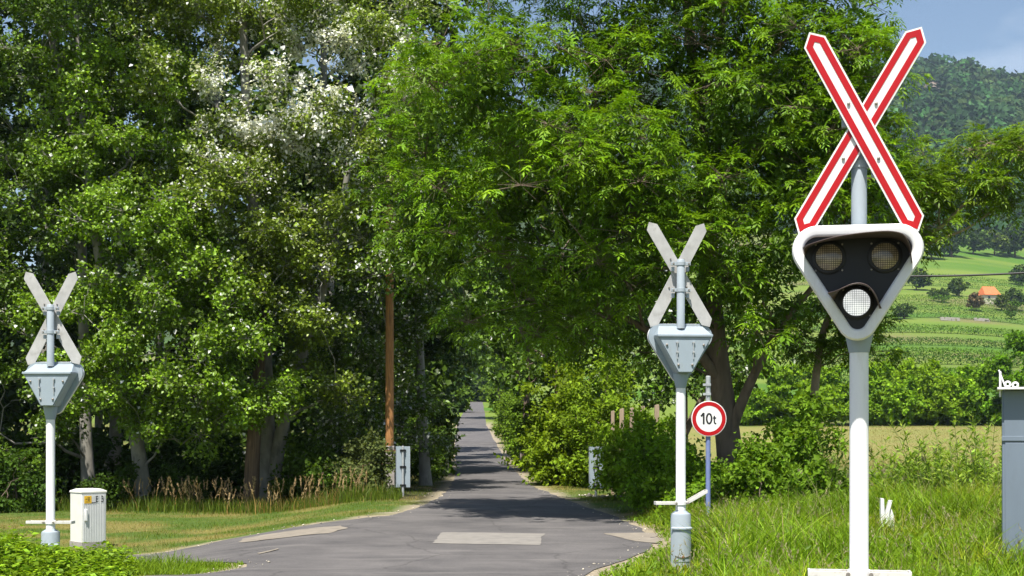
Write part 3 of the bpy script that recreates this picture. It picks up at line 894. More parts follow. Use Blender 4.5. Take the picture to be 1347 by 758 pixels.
tt = np.linspace(0, 1, 40)
pts[:, 2] -= sag * (tt * (1 - tt)) / (tm * (1 - tm))
cb = MB().tube(pts, 0.026, 6).build('overhead_cable', M['cable'])
tag(cb, 'black overhead cable crossing above the fields at the right', 'cable')

# ------------------------------------------------------------------ cream electrical box
Yb = 24.0
Xb = (116 - CX) / F * Yb
ex = empty('electrical_box', (Xb, Yb, -0.27), R(43))
H = 0.90
MB().box((0, 0, H / 2 - 0.03), (0.44, 0.42, H - 0.02)).build('body', M['cream'], ex, bevel=0.006)
rf = MB()
rf.loft([[(x * .46, y * .44, H - .035) for x, y in ((-.5, -.5), (.5, -.5), (.5, .5), (-.5, .5))], [(x * .46, y * .44, H - 0.005) for x, y in ((-.5, -.5), (.5, -.5), (.5, .5), (-.5, .5))], [(x * .30, y * .30, H + 0.03) for x, y in ((-.5, -.5), (.5, -.5), (.5, .5), (-.5, .5))]], cap0=True, cap1=True)
rf.build('roof', M['cream'], ex, bevel=0.004)
MB().box((0, 0, -0.02), (0.46, 0.44, 0.14)).build('plinth', M['concrete'], ex, bevel=0.005)
# ribbed door, greyed as if shaded, on the right hand face (local -Y side faces right-front after the turn)
dr = MB().box((0, -0.213, H / 2 - .02), (0.40, 0.006, H - 0.10)).build('door', M['creamrib'], ex)
for k in range(13):
    x = -0.18 + 0.36 * k / 12
    MB().box((x, -0.2175, H / 2 - .02), (0.012, 0.008, H - 0.11)).build('rib', M['creamrib'], dr)
hl = MB(); hl.box((-0.155, -0.236, 0.50), (0.045, 0.03, 0.20)); hl.build('handle', M['white'], dr, bevel=0.008)
stk = MB().box((-0.115, -0.2225, 0.755), (0.13, 0.002, 0.125)).build('warning_sticker', M['yellow'], dr)
text_mesh('4', 0.045, 'lettering', M['ink'], stk, (-0.148, -0.224, 0.76), (R(90), 0, 0))
for k, (a, b_, c_, d_) in enumerate(((-0.10, .785, .045, .012), (-0.10, .762, .05, .010), (-0.10, .742, .04, .010), (-0.115, .718, .09, .008))):
    MB().box((a, -0.2240, b_), (c_, 0.001, d_)).build('print_line', M['ink'], stk)
text_mesh('E', 0.15, 'lettering', M['ink'], dr, (0.045, -0.2235, 0.755), (R(90), 0, 0), 0.8)
text_mesh('3', 0.15, 'lettering', M['ink'], dr, (0.145, -0.2235, 0.755), (R(90), 0, 0), 0.8)
MB().box((-0.01, -0.2225, 0.70), (0.07, 0.002, 0.014)).build('name_strip', M['ink'], dr)
tag(ex, 'cream electrical box with ribbed shade-toned door, yellow sticker and E 3 on it', 'electrical box')

# ------------------------------------------------------------------ slate blue railway cabinet at the right edge
Yc = 15.0
Xc = (1316 - CX) / F * Yc
cb = empty('railway_cabinet', (Xc + 0.50, Yc - .17, 0.10), R(-18.5))
Ht = EYE - (513 - HZ) / F * Yc - 0.10
MB().box((0, 0.36, Ht / 2), (1.02, 0.70, Ht)).build('body', M['cab'], cb, bevel=0.006)
MB().box((0, 0.30, Ht + 0.012), (1.12, 0.92, 0.024)).build('roof', M['signwhite'], cb, bevel=0.003)
zs = EYE - (577 - HZ) / F * Yc - 0.10
MB().box((0, 0.004, (Ht + zs) / 2 + .004), (0.985, 0.014, Ht - zs - .03)).build('upper_panel', M['cab'], cb, bevel=0.003)
MB().box((0.0, 0.002, zs), (1.03, 0.022, 0.05)).build('rail', M['cab'], cb, bevel=0.003)
for s in (-1, 1):
    d = MB().box((s * 0.245, 0.004, (zs - .04) / 2 + .02), (0.47, 0.014, zs - 0.09)).build('door', M['cab'], cb, bevel=0.003)
    MB().box((s * 0.04, -0.012, 0.9), (0.02, 0.03, 0.12)).build('handle', M['galv'], d, bevel=0.003)
br = MB(); br.box((-0.53, 0.05, Ht + 0.06), (0.022, 0.05, 0.27)); br.box((-0.50, 0.05, Ht + .09), (0.016, 0.04, 0.26), ry=R(-20))
brk = br.build('bracket', M['signwhite'], cb, bevel=0.003)
for k in range(2):
    MB().lathe([(0.016, -0.05), (0.036, -0.05), (0.036, -0.02), (0.016, -0.02), (0.016, -0.05)], c=(-0.455 + k * 0.075, 0.06, Ht + 0.062 - .01 * k), axis='Y', n=16, cap=False).build('insulator', M['signwhite'], brk)
tag(cb, 'slate blue metal cabinet with white lid standing in long grass at the right edge', 'cabinet')

# ------------------------------------------------------------------ small things by the road
Yw = 20.0
Xw = (1166 - CX) / F * Yw
mk = empty('broken_marker_post', (Xw, Yw, zg1(Xw, Yw)))
def prong(poly, y0, y1, nm):
    return MB().prism(poly, y0, y1).build(nm, M['white'], mk, bevel=0.006)
zb = EYE - (692 - HZ) / F * Yw - zg1(Xw, Yw)
prong([(-0.095, -0.1), (-0.03, -0.1), (-0.035, zb + .18), (-0.045, zb + 0.385), (-0.085, zb + 0.395), (-0.09, zb + .2)], -0.05, 0.03, 'post_side')
prong([(-0.028, -0.1), (0.03, -0.1), (0.035, zb + .20), (0.075, zb + 0.36), (0.035, zb + 0.365), (-0.02, zb + .17)], -0.045, 0.045, 'post_core')
prong([(0.032, -0.1), (0.10, -0.1), (0.105, zb + .09), (0.085, zb + 0.17), (0.06, zb + .24), (0.04, zb + .12)], -0.05, 0.03, 'post_side')
tag(mk, 'broken white marker post split into prongs in the long grass', 'marker post')

def post(px, pyt, Y, wd, label, hgt=None, dx=0.0, cat='fence post', name='fence_post', m='oldwood', grp='weathered posts among the bushes'):
    X = (px - CX) / F * Y
    z = zg1(X, Y); zt_ = EYE - (pyt - HZ) / F * Y
    r = MB(); hw = wd / 2
    r.loft([[(sx * hw + (dx * h), sy * hw * .7, z_) for sx, sy in ((-1, -1), (1, -1), (1, 1), (-1, 1))] for h, z_ in ((0, -0.3), (0.3, (zt_ - z) * .3), (0.7, (zt_ - z) * .7), (1, zt_ - z - .02))] +
           [[(sx * hw * .7 + dx, sy * hw * .5, zt_ - z + (.02 if sx > 0 else 0)) for sx, sy in ((-1, -1), (1, -1), (1, 1), (-1, 1))]], cap0=True, cap1=True)
    o = r.build(name, M[m], None, bevel=0.006, loc=(X, Y, z))
    o.rotation_euler = (0, 0, random.uniform(-.3, .3))
    return tag(o, label, cat, grp)
post(806, 541, 35.6, 0.085, 'short weathered fence post, leftmost of the row above the bushes')
post(817.5, 538, 34.6, 0.105, 'long pale weathered fence post showing a nail hole, above the narrow sign', dx=0.01)
post(831, 537, 35.4, 0.095, 'short pale fence post top just right of the longest post')
post(845.5, 535, 34.8, 0.11, 'brown fence post second from the right in the row above the bushes')
post(864, 533, 34.4, 0.11, 'dark shaded fence post nearest the signal, last of the row')
post(686.5, 586, 62.0, 0.16, 'small pale post at the foot of the hedge far along the road', cat='roadside post', name='roadside_post', m='stone', grp=None)
sb = MB()
sb.loft([[(x, y, z) for x, y in ((-.55, -.25), (.45, -.3), (.62, .1), (.3, .3), (-.5, .22))] for z in (-.1, 0.15)] + [[(x * .95, y * .92, .19 + .03 * x) for x, y in ((-.55, -.25), (.45, -.3), (.62, .1), (.3, .3), (-.5, .22))]], cap0=True, cap1=True)
X, Yq = (972 - CX) / F * 24.6, 24.6
sbo = sb.build('concrete_slab', M['stone'], None, bevel=0.02, loc=(X, Yq, zg1(X, Yq)))
tag(sbo, 'broken pale concrete slab lying in grass behind the blue post', 'slab')

# loose stones along the edges (litter of grit): nobody could count them
def stones():
    P = []
    n = 2600
    x = rng.uniform(-7, 3.2, n); y = rng.uniform(16, 38, n)
    d = seg_dist(x, y)
    k = (d > -0.25) & (d < 0.55) & (rng.random(n) < 0.9 - d)
    x, y = x[k], y[k]
    ex_ = rng.normal((784 - CX) / F * 35 + 0.2, 0.35, 90), rng.normal(34.6, 0.25, 90)
    x = np.concatenate([x, ex_[0]]); y = np.concatenate([y, ex_[1]])
    m = len(x); s = np.exp(rng.normal(-4.4, 0.45, m)); s[-90:] *= 2.2
    base = norm(np.array([(1, 0, 0), (-1, 0, 0), (0, 1, 0), (0, -1, 0), (0, 0, 1), (0, 0, -1.)]))
    V = base[None] * s[:, None, None] * rng.uniform(0.6, 1.3, (m, 6, 1)); V[..., 2] *= 0.6
    V += np.stack([x, y, zg(x, y) + s * 0.25 + .01], -1)[:, None]
    f = np.array([(0, 2, 4), (2, 1, 4), (1, 3, 4), (3, 0, 4), (2, 0, 5), (1, 2, 5), (3, 1, 5), (0, 3, 5)])
    T = (np.arange(m)[:, None, None] * 6 + f[None]).reshape(-1, 3)
    c = np.repeat(jitter_col((0.40, 0.36, 0.29), m, .25, 0), 6, axis=0)
    o = np_mesh('gravel', V.reshape(-1, 3), tris=T, col=c, material=M['ground'])
    tag(o, 'pale loose grit scattered along the asphalt edges', 'gravel', kind='stuff')
stones()

# ------------------------------------------------------------------ trees
UP = np.array((0, 0, 1.0))
LIGHT = np.array(to_sun)

class Wood:
    def __init__(s): s.v, s.f, s.n = [], [], 0
    def tube(s, P, rad, n=6):
        V, Fq = tube_arrays(np.asarray(P, float), np.asarray(rad, float), n)
        s.v.append(V); s.f.append(Fq + s.n); s.n += len(V)
    def limb(s, a, b, r0, r1, n=6, seg=7, bow=0.15, wig=0.06):
        a, b = np.asarray(a, float), np.asarray(b, float)
        L = np.linalg.norm(b - a); t = np.linspace(0, 1, seg)[:, None]
        P = a + (b - a) * t
        P = P + UP * (bow * L * np.sin(t * math.pi) * (1 if b[2] > a[2] - 1 else -.3))
        o = rng.normal(0, wig * L * 0.4, (seg, 3)); o[0] = 0; o[-1] = 0
        P = P + o * np.sin(t * math.pi)
        s.tube(P, r0 + (r1 - r0) * t[:, 0] ** 0.8, n)
        return P
    def build(s, name, material, parent):
        return np_mesh(name, np.concatenate(s.v), quads=np.concatenate(s.f), material=material, parent=parent, smooth=True)

def resample(P, n):
    P = np.asarray(P, float)
    s = np.concatenate([[0], np.cumsum(np.linalg.norm(np.diff(P, axis=0), axis=1))])
    # smooth spline-like resample
    t = np.linspace(0, s[-1], n)
    Q = np.stack([np.interp(t, s, P[:, k]) for k in range(3)], -1)
    for _ in range(3):
        Q[1:-1] = (Q[:-2] + 2 * Q[1:-1] + Q[2:]) / 4
    return Q

def sample_clumps(ells, n, shell=0.55):
    """clump centres spread through big ellipsoids (centre, radii), denser to the outside"""
    vol = np.array([e[1][0] * e[1][2] * (e[1][1] ** 0.5) for e in ells]); vol = vol / vol.sum()
    k = rng.choice(len(ells), n, p=vol)
    c = np.array([e[0] for e in ells])[k]; r = np.array([e[1] for e in ells])[k]
    rad = shell + (1 - shell) * rng.random((n, 1)) ** 0.6
    return c + rand_unit(n) * r * rad

def ell(px, py, rx, ry, Y, dep):
    """an ellipsoid of crown at distance Y: where it stands and its real radii"""
    return (pw(px, py, Y), np.array((rx / F * Y, dep, ry / F * Y)))

def poplar_leaves(C, rc, twigs, per, size, base, silver=None, v=0.3, yellow=0.15, aspect=0.85, flat=0.75, up=0.55):
    nc = len(C)
    rc = np.broadcast_to(rc, (nc,))
    D = rand_unit(nc * twigs); D[:, 2] = D[:, 2] * 0.85 + 0.12
    c = np.repeat(C, twigs, 0); r = np.repeat(rc, twigs)
    tip = c + D * (r * (0.45 + 0.55 * rng.random(nc * twigs)))[:, None] * np.array((1, 1, flat))
    n = nc * twigs * per
    t = 0.35 + 0.65 * rng.random((n, 1)) ** 0.7
    cc = np.repeat(c, per, 0); tp = np.repeat(tip, per, 0)
    pos = cc + (tp - cc) * t + rng.normal(0, 0.085, (n, 3)) * (np.repeat(r, per)[:, None] + .25)
    out_ = norm(tp - cc)
    ax = norm(rng.normal(0, 0.8, (n, 3)) + out_ * 0.6 - UP * 0.35)
    nr = norm(rng.normal(0, 0.55, (n, 3)) + UP * up * .6 + out_ * 0.4 + LIGHT * .65)
    # a whole twig tends to one shade
    tw = np.repeat(np.exp(rng.normal(0, 0.16, (nc * twigs, 1))), per, 0)
    col = jitter_col(base, n, v, yellow) * tw
    if silver is not None:
        p = silver(pos); m = rng.random(n) < p
        col[m] = np.array((0.74, 0.76, 0.70)) * np.exp(rng.normal(0, .18, (m.sum(), 1)))
    sz = size * np.exp(rng.normal(0, 0.22, n))
    return leaves(pos, ax, nr, sz, sz * aspect, np.clip(col, .002, .85)), c, tip

def ash_leaves(C, rc, rosettes, base, K=6, L=0.30, v=0.18):
    """tufts of drooping feather-shaped leaves, each with paired narrow leaflets"""
    nc = len(C)
    rc = np.broadcast_to(rc, (nc,))
    N = nc * rosettes
    D = rand_unit(N); D[:, 2] = D[:, 2] * 0.8 + 0.25; D = norm(D)
    c = np.repeat(C, rosettes, 0); r = np.repeat(rc, rosettes)
    tip = c + D * (r * (0.35 + 0.65 * rng.random(N) ** 0.6))[:, None] * np.array((1, 1, 0.7))
    tone = np.exp(rng.normal(0, 0.18, (N, 1)))
    P = np.repeat(tip, K, 0); Dk = np.repeat(D, K, 0); n = N * K
    a = norm(rng.normal(0, 1, (n, 3)) * np.array((1, 1, 0.55)) + Dk * 0.9 + UP * 0.22)
    ll = L * np.exp(rng.normal(0, .2, n))[:, None]
    droop = rng.uniform(0.15, 0.6, (n, 1))
    side = norm(np.cross(a, UP) + 1e-6)
    nl = 7
    ts = np.array([0.32, 0.32, 0.56, 0.56, 0.80, 0.80, 1.0]); sg = np.array([1, -1, 1, -1, 1, -1, 0.])
    T = ts[None, :, None]
    pos = P[:, None] + ll[:, None] * (a[:, None] * T - UP * droop[:, None] * T ** 2)
    tan = norm(a[:, None] - UP * 2 * droop[:, None] * T)
    ax = norm(tan * 0.75 + side[:, None] * sg[None, :, None] * 0.85 - UP * 0.22 + rng.normal(0, .12, (n, nl, 3)))
    nr = norm(np.cross(side[:, None] * np.ones((1, nl, 1)), tan) + rng.normal(0, .25, (n, nl, 3)))
    nr = norm(nr * np.sign(nr[..., 2:3] + 1e-6) + LIGHT * .55)
    col = np.repeat(jitter_col(base, n, v, 0.35) * np.repeat(tone, K, 0), nl, 0)
    m = n * nl
    ln = (ll[:, 0] * 0.46)[:, None].repeat(nl, 1).reshape(-1) * rng.uniform(.8, 1.2, m)
    return leaves(pos.reshape(-1, 3), ax.reshape(-1, 3), nr.reshape(-1, 3), ln, ln * 0.30, np.clip(col, .002, .6), 0.2), c, tip

def tree(name, label, cat, group, trunk, r0, r1, ells, nclump, rc, style, base, leafm, bark, twigs=10, per=22, size=0.085, silver=None, stems=(), limbs=True, twig_r=0.006, shell=0.55, nlimb=None, part='trunk', **kw):
    base_pt = np.array(trunk[0])
    root = empty(name, tuple(base_pt))
    wd = Wood()
    T = resample(trunk, 26) - base_pt
    tt = np.linspace(0, 1, len(T))
    rr = (r0 + (r1 - r0) * tt) * (1 + 0.35 * np.exp(-tt * 22))
    wd.tube(T, rr, 10)
    routes = [(T, rr)]
    for (sp, sr0, sr1) in stems:
        S = resample(sp, 20) - base_pt
        sr = np.linspace(sr0, sr1, len(S)); wd.tube(S, sr, 8); routes.append((S, sr))
    C = sample_clumps(ells, nclump, shell) - base_pt
    rcs = rc * np.exp(rng.normal(0, 0.22, nclump))
    if limbs:
        Pall = np.concatenate([r_[0] for r_ in routes]); Rall = np.concatenate([r_[1] for r_ in routes])
        order = rng.permutation(nclump)
        for i in order[: (nlimb or nclump)]:
            c = C[i]
            d = np.hypot(*(Pall[:, :2] - c[:2]).T); dz = c[2] - Pall[:, 2]
            cost = np.hypot(d, dz) + 3.0 * np.maximum(0, 0.35 * d - dz) + (Pall[:, 2] < 0.8) * 50
            j = int(np.argmin(cost))
            ra = min(Rall[j] * 0.6, 0.012 + 0.012 * np.linalg.norm(c - Pall[j]))
            pl = wd.limb(Pall[j], c, ra, 0.010, 5, 8, 0.10, 0.10)
            if len(Pall) < 900:
                Pall = np.concatenate([Pall, pl[2:]]); Rall = np.concatenate([Rall, np.linspace(ra, .01, len(pl))[2:]])
    if style == 'ash':
        (V, Tr, Cc), c, tip = ash_leaves(C, rcs, twigs, base, **kw)
    else:
        sv = (lambda p: silver(p + base_pt)) if silver else None
        (V, Tr, Cc), c, tip = poplar_leaves(C, rcs, twigs, per, size, base, sv, **kw)
    if twig_r:
        a, b = c, tip
        m = len(a); dirn = norm(b - a); s1 = norm(np.cross(dirn, UP) + 1e-6); s2 = np.cross(dirn, s1)
        ring = [s1 * twig_r, (-0.5 * s1 + .866 * s2) * twig_r, (-0.5 * s1 - .866 * s2) * twig_r]
        VV = np.stack([a + ring[0], a + ring[1], a + ring[2], b + ring[0] * .4, b + ring[1] * .4, b + ring[2] * .4], 1).reshape(-1, 3)
        i = np.arange(m)[:, None] * 6
        Q = np.concatenate([i + np.array([[0, 1, 4, 3]]), i + np.array([[1, 2, 5, 4]]), i + np.array([[2, 0, 3, 5]])])
        wd.v.append(VV); wd.f.append(Q + wd.n); wd.n += len(VV)
    wd.build(part, bark, root)
    np_mesh('crown', V, tris=Tr, col=Cc, material=leafm, parent=root)
    tag(root, label, cat, group)
    return root

def ground_pt(px, Y):
    X = (px - CX) / F * Y
    return np.array((X, Y, zg1(X, Y) - 0.05))

POP = (0.08, 0.15, 0.022)
POPD = (0.095, 0.175, 0.022)
ASH = (0.128, 0.265, 0.020)
GP = 'poplars of the roadside wood'

def silver_main(p):
    px = CX + p[:, 0] / p[:, 1] * F; py = HZ - (p[:, 2] - EYE) / p[:, 1] * F
    a = 1.6 * np.exp(-((px - 455) / 95) ** 2 - ((py - 95) / 60) ** 2) + 1.0 * np.exp(-((px - 345) / 80) ** 2 - ((py - 130) / 65) ** 2) + .10 * np.exp(-((px - 400) / 160) ** 2 - ((py - 220) / 150) ** 2)
    return np.clip((a + 0.06) * (.15 + 1.5 * sstep(.4, .62, fbm(p[:, 0] * 2.2, p[:, 2] * 2.2, 91))), 0, 0.95)

def silver_low(p): return np.full(len(p), 0.018)
def silver_mid(p): return np.full(len(p), 0.10)

# white poplar with the silver leaves, pale leaning twin trunk
tree('poplar_tree', 'large white poplar with silvery leaf undersides and pale leaning twin trunks', 'tree', GP,
     [ground_pt(352, 37), pw(352, 600, 37), pw(350, 480, 37), pw(335, 300, 37), pw(322, 120, 37), pw(318, -60, 37), pw(315, -160, 37)], 0.22, 0.06,
     [ell(390, 200, 150, 170, 35.5, 2.2), ell(300, 90, 150, 130, 36, 2.2), ell(480, 120, 85, 95, 35, 1.8), ell(300, 270, 110, 120, 35.2, 1.8), ell(370, 360, 90, 60, 35, 1.6), ell(425, 330, 60, 75, 35, 1.0), ell(420, 470, 60, 80, 35.4, 1.0), ell(385, 550, 70, 45, 35.6, .9), ell(350, -90, 220, 120, 37, 2.5), ell(240, 60, 90, 80, 37.5, 1.5), ell(440, 30, 130, 60, 37, 1.5)],
     175, 0.83, 'poplar', (0.15, 0.225, 0.036), M['leafg'], M['barkp'], 16, 34, 0.086, silver_main,
     stems=[([ground_pt(358, 36.8), pw(362, 600, 36.8), pw(388, 490, 36.6), pw(430, 370, 36.4), pw(455, 250, 36.2), pw(470, 130, 36)], 0.20, 0.05)])
# broad bright poplar to its left
tree('poplar_tree', 'bright green poplar with low hanging boughs and a curving bare trunk', 'tree', GP,
     [ground_pt(190, 36), pw(186, 610, 36), pw(168, 520, 36), pw(150, 440, 36), pw(128, 330, 36), pw(110, 180, 36.2), pw(100, 20, 36.4)], 0.19, 0.05,
     [ell(245, 440, 100, 110, 34.3, 1.6), ell(185, 330, 95, 110, 34.8, 1.7), ell(150, 180, 110, 130, 36, 2), ell(310, 490, 70, 70, 34.2, 1.3), ell(110, 440, 70, 60, 34.8, 1.2), ell(240, 545, 100, 40, 34.4, .9), ell(140, 520, 60, 60, 34.8, .9)],
     145, 0.78, 'poplar', (0.14, 0.25, 0.026), M['leafg'], M['barkp'], 16, 32, 0.09, silver_low)
# far left, dark
tree('poplar_tree', 'dark poplar with a pale trunk at the left edge behind the signal', 'tree', GP,
     [ground_pt(118, 37.5), pw(112, 560, 37.5), pw(108, 300, 37.5), pw(96, 170, 37.5), pw(72, 80, 37.5), pw(58, 0, 37.5), pw(52, -90, 37.5)], 0.17, 0.05,
     [ell(20, 330, 95, 190, 36.5, 1.8), ell(40, 120, 120, 140, 36.8, 2.2), ell(20, 560, 90, 70, 35.3, 1.3), ell(60, -90, 200, 110, 35, 2.6), ell(70, 60, 110, 90, 36, 1.5), ell(170, 60, 90, 90, 37, 1.5)],
     140, 0.8, 'poplar', POPD, M['leafg'], M['barkp'], 14, 32, 0.09, silver_low)
# by the wooden pole
tree('poplar_tree', 'dark green poplar with drooping boughs behind the brown wooden pole', 'tree', GP,
     [ground_pt(560, 41), pw(556, 560, 41), pw(550, 400, 41), pw(540, 260, 41), pw(530, 120, 41)], 0.16, 0.05,
     [ell(535, 470, 45, 110, 39.8, 1.3), ell(470, 470, 70, 120, 38.5, 1.5), ell(530, 330, 80, 100, 39.5, 1.8), ell(556, 570, 18, 50, 41, .7), ell(450, 590, 50, 50, 37.5, 1), ell(515, 350, 35, 38, 35.2, .7), ell(500, 240, 60, 80, 38, 1.5)],
     115, 0.78, 'poplar', (0.10, 0.175, 0.028), M['leafg'], M['barkp'], 14, 32, 0.09, silver_mid)
# torn trunk snag among them
tn = Wood()
bp_ = ground_pt(330, 35.6)
tn.tube(resample([bp_, pw(331, 610, 35.6), pw(335, 560, 35.6), pw(340, 500, 35.7), pw(345, 400, 36)], 14) - bp_, np.linspace(0.21, 0.12, 14), 9)
to = empty('poplar_tree', tuple(bp_))
tn.build('trunk', M['barkt'], to)
(Vq, Tq, Cq), _, _ = poplar_leaves(np.array([pw(345, 400, 35.8), pw(335, 430, 35.6), pw(360, 380, 36), pw(330, 470, 35.5)]) - bp_, .55, 12, 24, .085, POP)
np_mesh('crown', Vq, tris=Tq, col=Cq, material=M['leafg'], parent=to)
tag(to, 'poplar with torn brown bark on its short trunk, beside the leaning pale trunk', 'tree', GP)

# the deep wood behind
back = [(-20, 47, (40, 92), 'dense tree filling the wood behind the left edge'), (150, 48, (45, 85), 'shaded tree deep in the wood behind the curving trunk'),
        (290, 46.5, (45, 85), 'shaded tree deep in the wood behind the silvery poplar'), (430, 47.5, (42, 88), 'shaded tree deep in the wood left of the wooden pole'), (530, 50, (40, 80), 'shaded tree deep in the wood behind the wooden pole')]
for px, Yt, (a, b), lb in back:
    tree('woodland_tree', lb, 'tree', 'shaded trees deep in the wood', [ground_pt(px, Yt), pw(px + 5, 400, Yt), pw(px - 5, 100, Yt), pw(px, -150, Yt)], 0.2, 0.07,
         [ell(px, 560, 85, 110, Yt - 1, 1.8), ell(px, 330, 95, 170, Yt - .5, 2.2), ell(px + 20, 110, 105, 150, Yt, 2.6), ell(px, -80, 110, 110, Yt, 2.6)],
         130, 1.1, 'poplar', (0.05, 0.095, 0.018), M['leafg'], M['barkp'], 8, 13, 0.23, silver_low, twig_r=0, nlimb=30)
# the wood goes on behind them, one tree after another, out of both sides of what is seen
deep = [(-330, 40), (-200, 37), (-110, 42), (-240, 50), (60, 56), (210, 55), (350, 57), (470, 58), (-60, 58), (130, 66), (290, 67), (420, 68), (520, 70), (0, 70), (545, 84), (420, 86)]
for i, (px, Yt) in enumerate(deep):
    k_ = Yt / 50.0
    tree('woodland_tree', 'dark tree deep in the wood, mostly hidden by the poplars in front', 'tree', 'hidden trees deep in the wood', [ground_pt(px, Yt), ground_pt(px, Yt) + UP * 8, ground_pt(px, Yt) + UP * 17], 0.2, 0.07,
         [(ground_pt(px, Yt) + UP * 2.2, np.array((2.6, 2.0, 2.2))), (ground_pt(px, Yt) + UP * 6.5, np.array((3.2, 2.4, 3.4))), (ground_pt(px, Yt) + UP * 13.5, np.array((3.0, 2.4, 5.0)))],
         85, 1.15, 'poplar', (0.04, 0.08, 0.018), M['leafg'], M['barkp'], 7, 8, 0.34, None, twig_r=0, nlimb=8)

# big ash over the road
ash_ells = [ell(640, 190, 110, 130, 27.5, 2.0), ell(770, 290, 150, 130, 26.2, 1.9), ell(735, 110, 150, 120, 27, 2.3), ell(900, 260, 120, 130, 25.8, 1.7), ell(870, 60, 120, 110, 27, 2.2),
            ell(1040, 190, 105, 150, 26.6, 2.0), ell(1090, 60, 80, 90, 27.2, 1.6), ell(590, 300, 75, 70, 27, 1.5), ell(700, 410, 120, 60, 27, 1.5), ell(1010, 400, 80, 70, 26.0, 1.3), ell(850, 430, 100, 55, 27, 1.4),
            ell(1150, 270, 60, 90, 26.6, 1.2), ell(750, -60, 220, 80, 27, 2.4), ell(1000, -50, 150, 80, 27, 2.2), ell(545, 190, 55, 110, 28.5, 1.2), ell(560, 330, 60, 60, 28, 1.2), ell(640, 130, 120, 90, 23.8, 1.1), ell(760, 230, 90, 60, 24, 1.0), ell(1060, 250, 100, 80, 25.6, 1.1), ell(1000, 330, 90, 60, 25.4, 1.0), ell(1120, 130, 60, 110, 26, 1.2), ell(1040, 60, 90, 70, 26, 1.4), ell(830, 380, 110, 60, 25.6, 1.0), ell(1010, 150, 110, 90, 25.6, 1.1), ell(1090, 190, 70, 90, 25.8, 1.0), ell(960, 60, 80, 70, 26, 1.1), ell(820, 200, 90, 80, 25.4, 1.1)]
tree('ash_tree', 'huge bright green ash arching over the road, trunk behind the round sign', 'tree', None,
     [ground_pt(966, 27.5), pw(962, 605, 27.5), pw(952, 530, 27.4), pw(940, 450, 27.3), pw(932, 330, 27.2), pw(926, 200, 27.1), pw(908, 60, 27), pw(898, -60, 27), pw(895, -120, 27)], 0.27, 0.05,
     ash_ells, 340, 0.70, 'ash', ASH, M['leafa'], M['barka'], 17, K=6, L=0.225, twig_r=0.006,
     stems=[([pw(958, 575, 27.4), pw(975, 530, 27.2), pw(1000, 475, 26.9), pw(1030, 420, 26.6), pw(1065, 385, 26.4), pw(1100, 330, 26.3)], 0.12, 0.035),
            ([pw(936, 380, 27.2), pw(938, 250, 27.4), pw(945, 120, 27.5), pw(952, 0, 27.6), pw(955, -90, 27.7)], 0.11, 0.04),
            ([pw(945, 500, 27.3), pw(915, 455, 27), pw(860, 440, 26.8), pw(800, 405, 26.7), pw(740, 380, 26.8)], 0.11, 0.03),
            ([pw(930, 300, 27.2), pw(960, 190, 26.8), pw(1000, 150, 26.6), pw(1040, 110, 26.6)], 0.07, 0.025),
            ([pw(932, 330, 27.2), pw(860, 250, 27), pw(760, 180, 27), pw(660, 120, 27.3)], 0.09, 0.02)])
ash = [o for o in COL.objects if o.name.startswith('ash_tree')][0]
_b = np.array(ash.location)
(_V, _T, _C), _, _ = poplar_leaves(sample_clumps([(c_, r_ * .78) for c_, r_ in ash_ells], 190, .2) - _b, .75, 9, 17, .15, (0.085, 0.165, 0.018), None, v=.2, aspect=.42)  # inner leaves a darker green, shade inside the crown put into their colour
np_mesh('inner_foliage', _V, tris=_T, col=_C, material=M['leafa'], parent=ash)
# branch of a second ash reaching in from the right of the big one
tree('ash_tree', 'slender ash with long bare boughs reaching right behind the near signal', 'tree', None,
     [ground_pt(1062, 28.5), pw(1066, 560, 28.5), pw(1080, 440, 28.4), pw(1105, 380, 28.3), pw(1150, 340, 28.2)], 0.11, 0.05,
     [ell(1200, 265, 40, 60, 28, 1.0), ell(1250, 265, 45, 45, 28, .8), ell(1300, 225, 45, 38, 28, .8), ell(1335, 200, 40, 32, 28, .8), ell(1310, 280, 30, 25, 28, .6), ell(1100, 430, 70, 45, 28, 1)],
     46, 0.48, 'ash', (0.12, 0.23, 0.018), M['leafa'], M['bough'], 18, K=6, L=0.23,
     stems=[([pw(1120, 370, 28.3), pw(1180, 330, 28.2), pw(1240, 300, 28), pw(1290, 245, 28), pw(1345, 195, 28)], 0.06, 0.015),
            ([pw(1180, 330, 28.2), pw(1230, 318, 28), pw(1275, 300, 28), pw(1315, 270, 28)], 0.04, 0.012)])

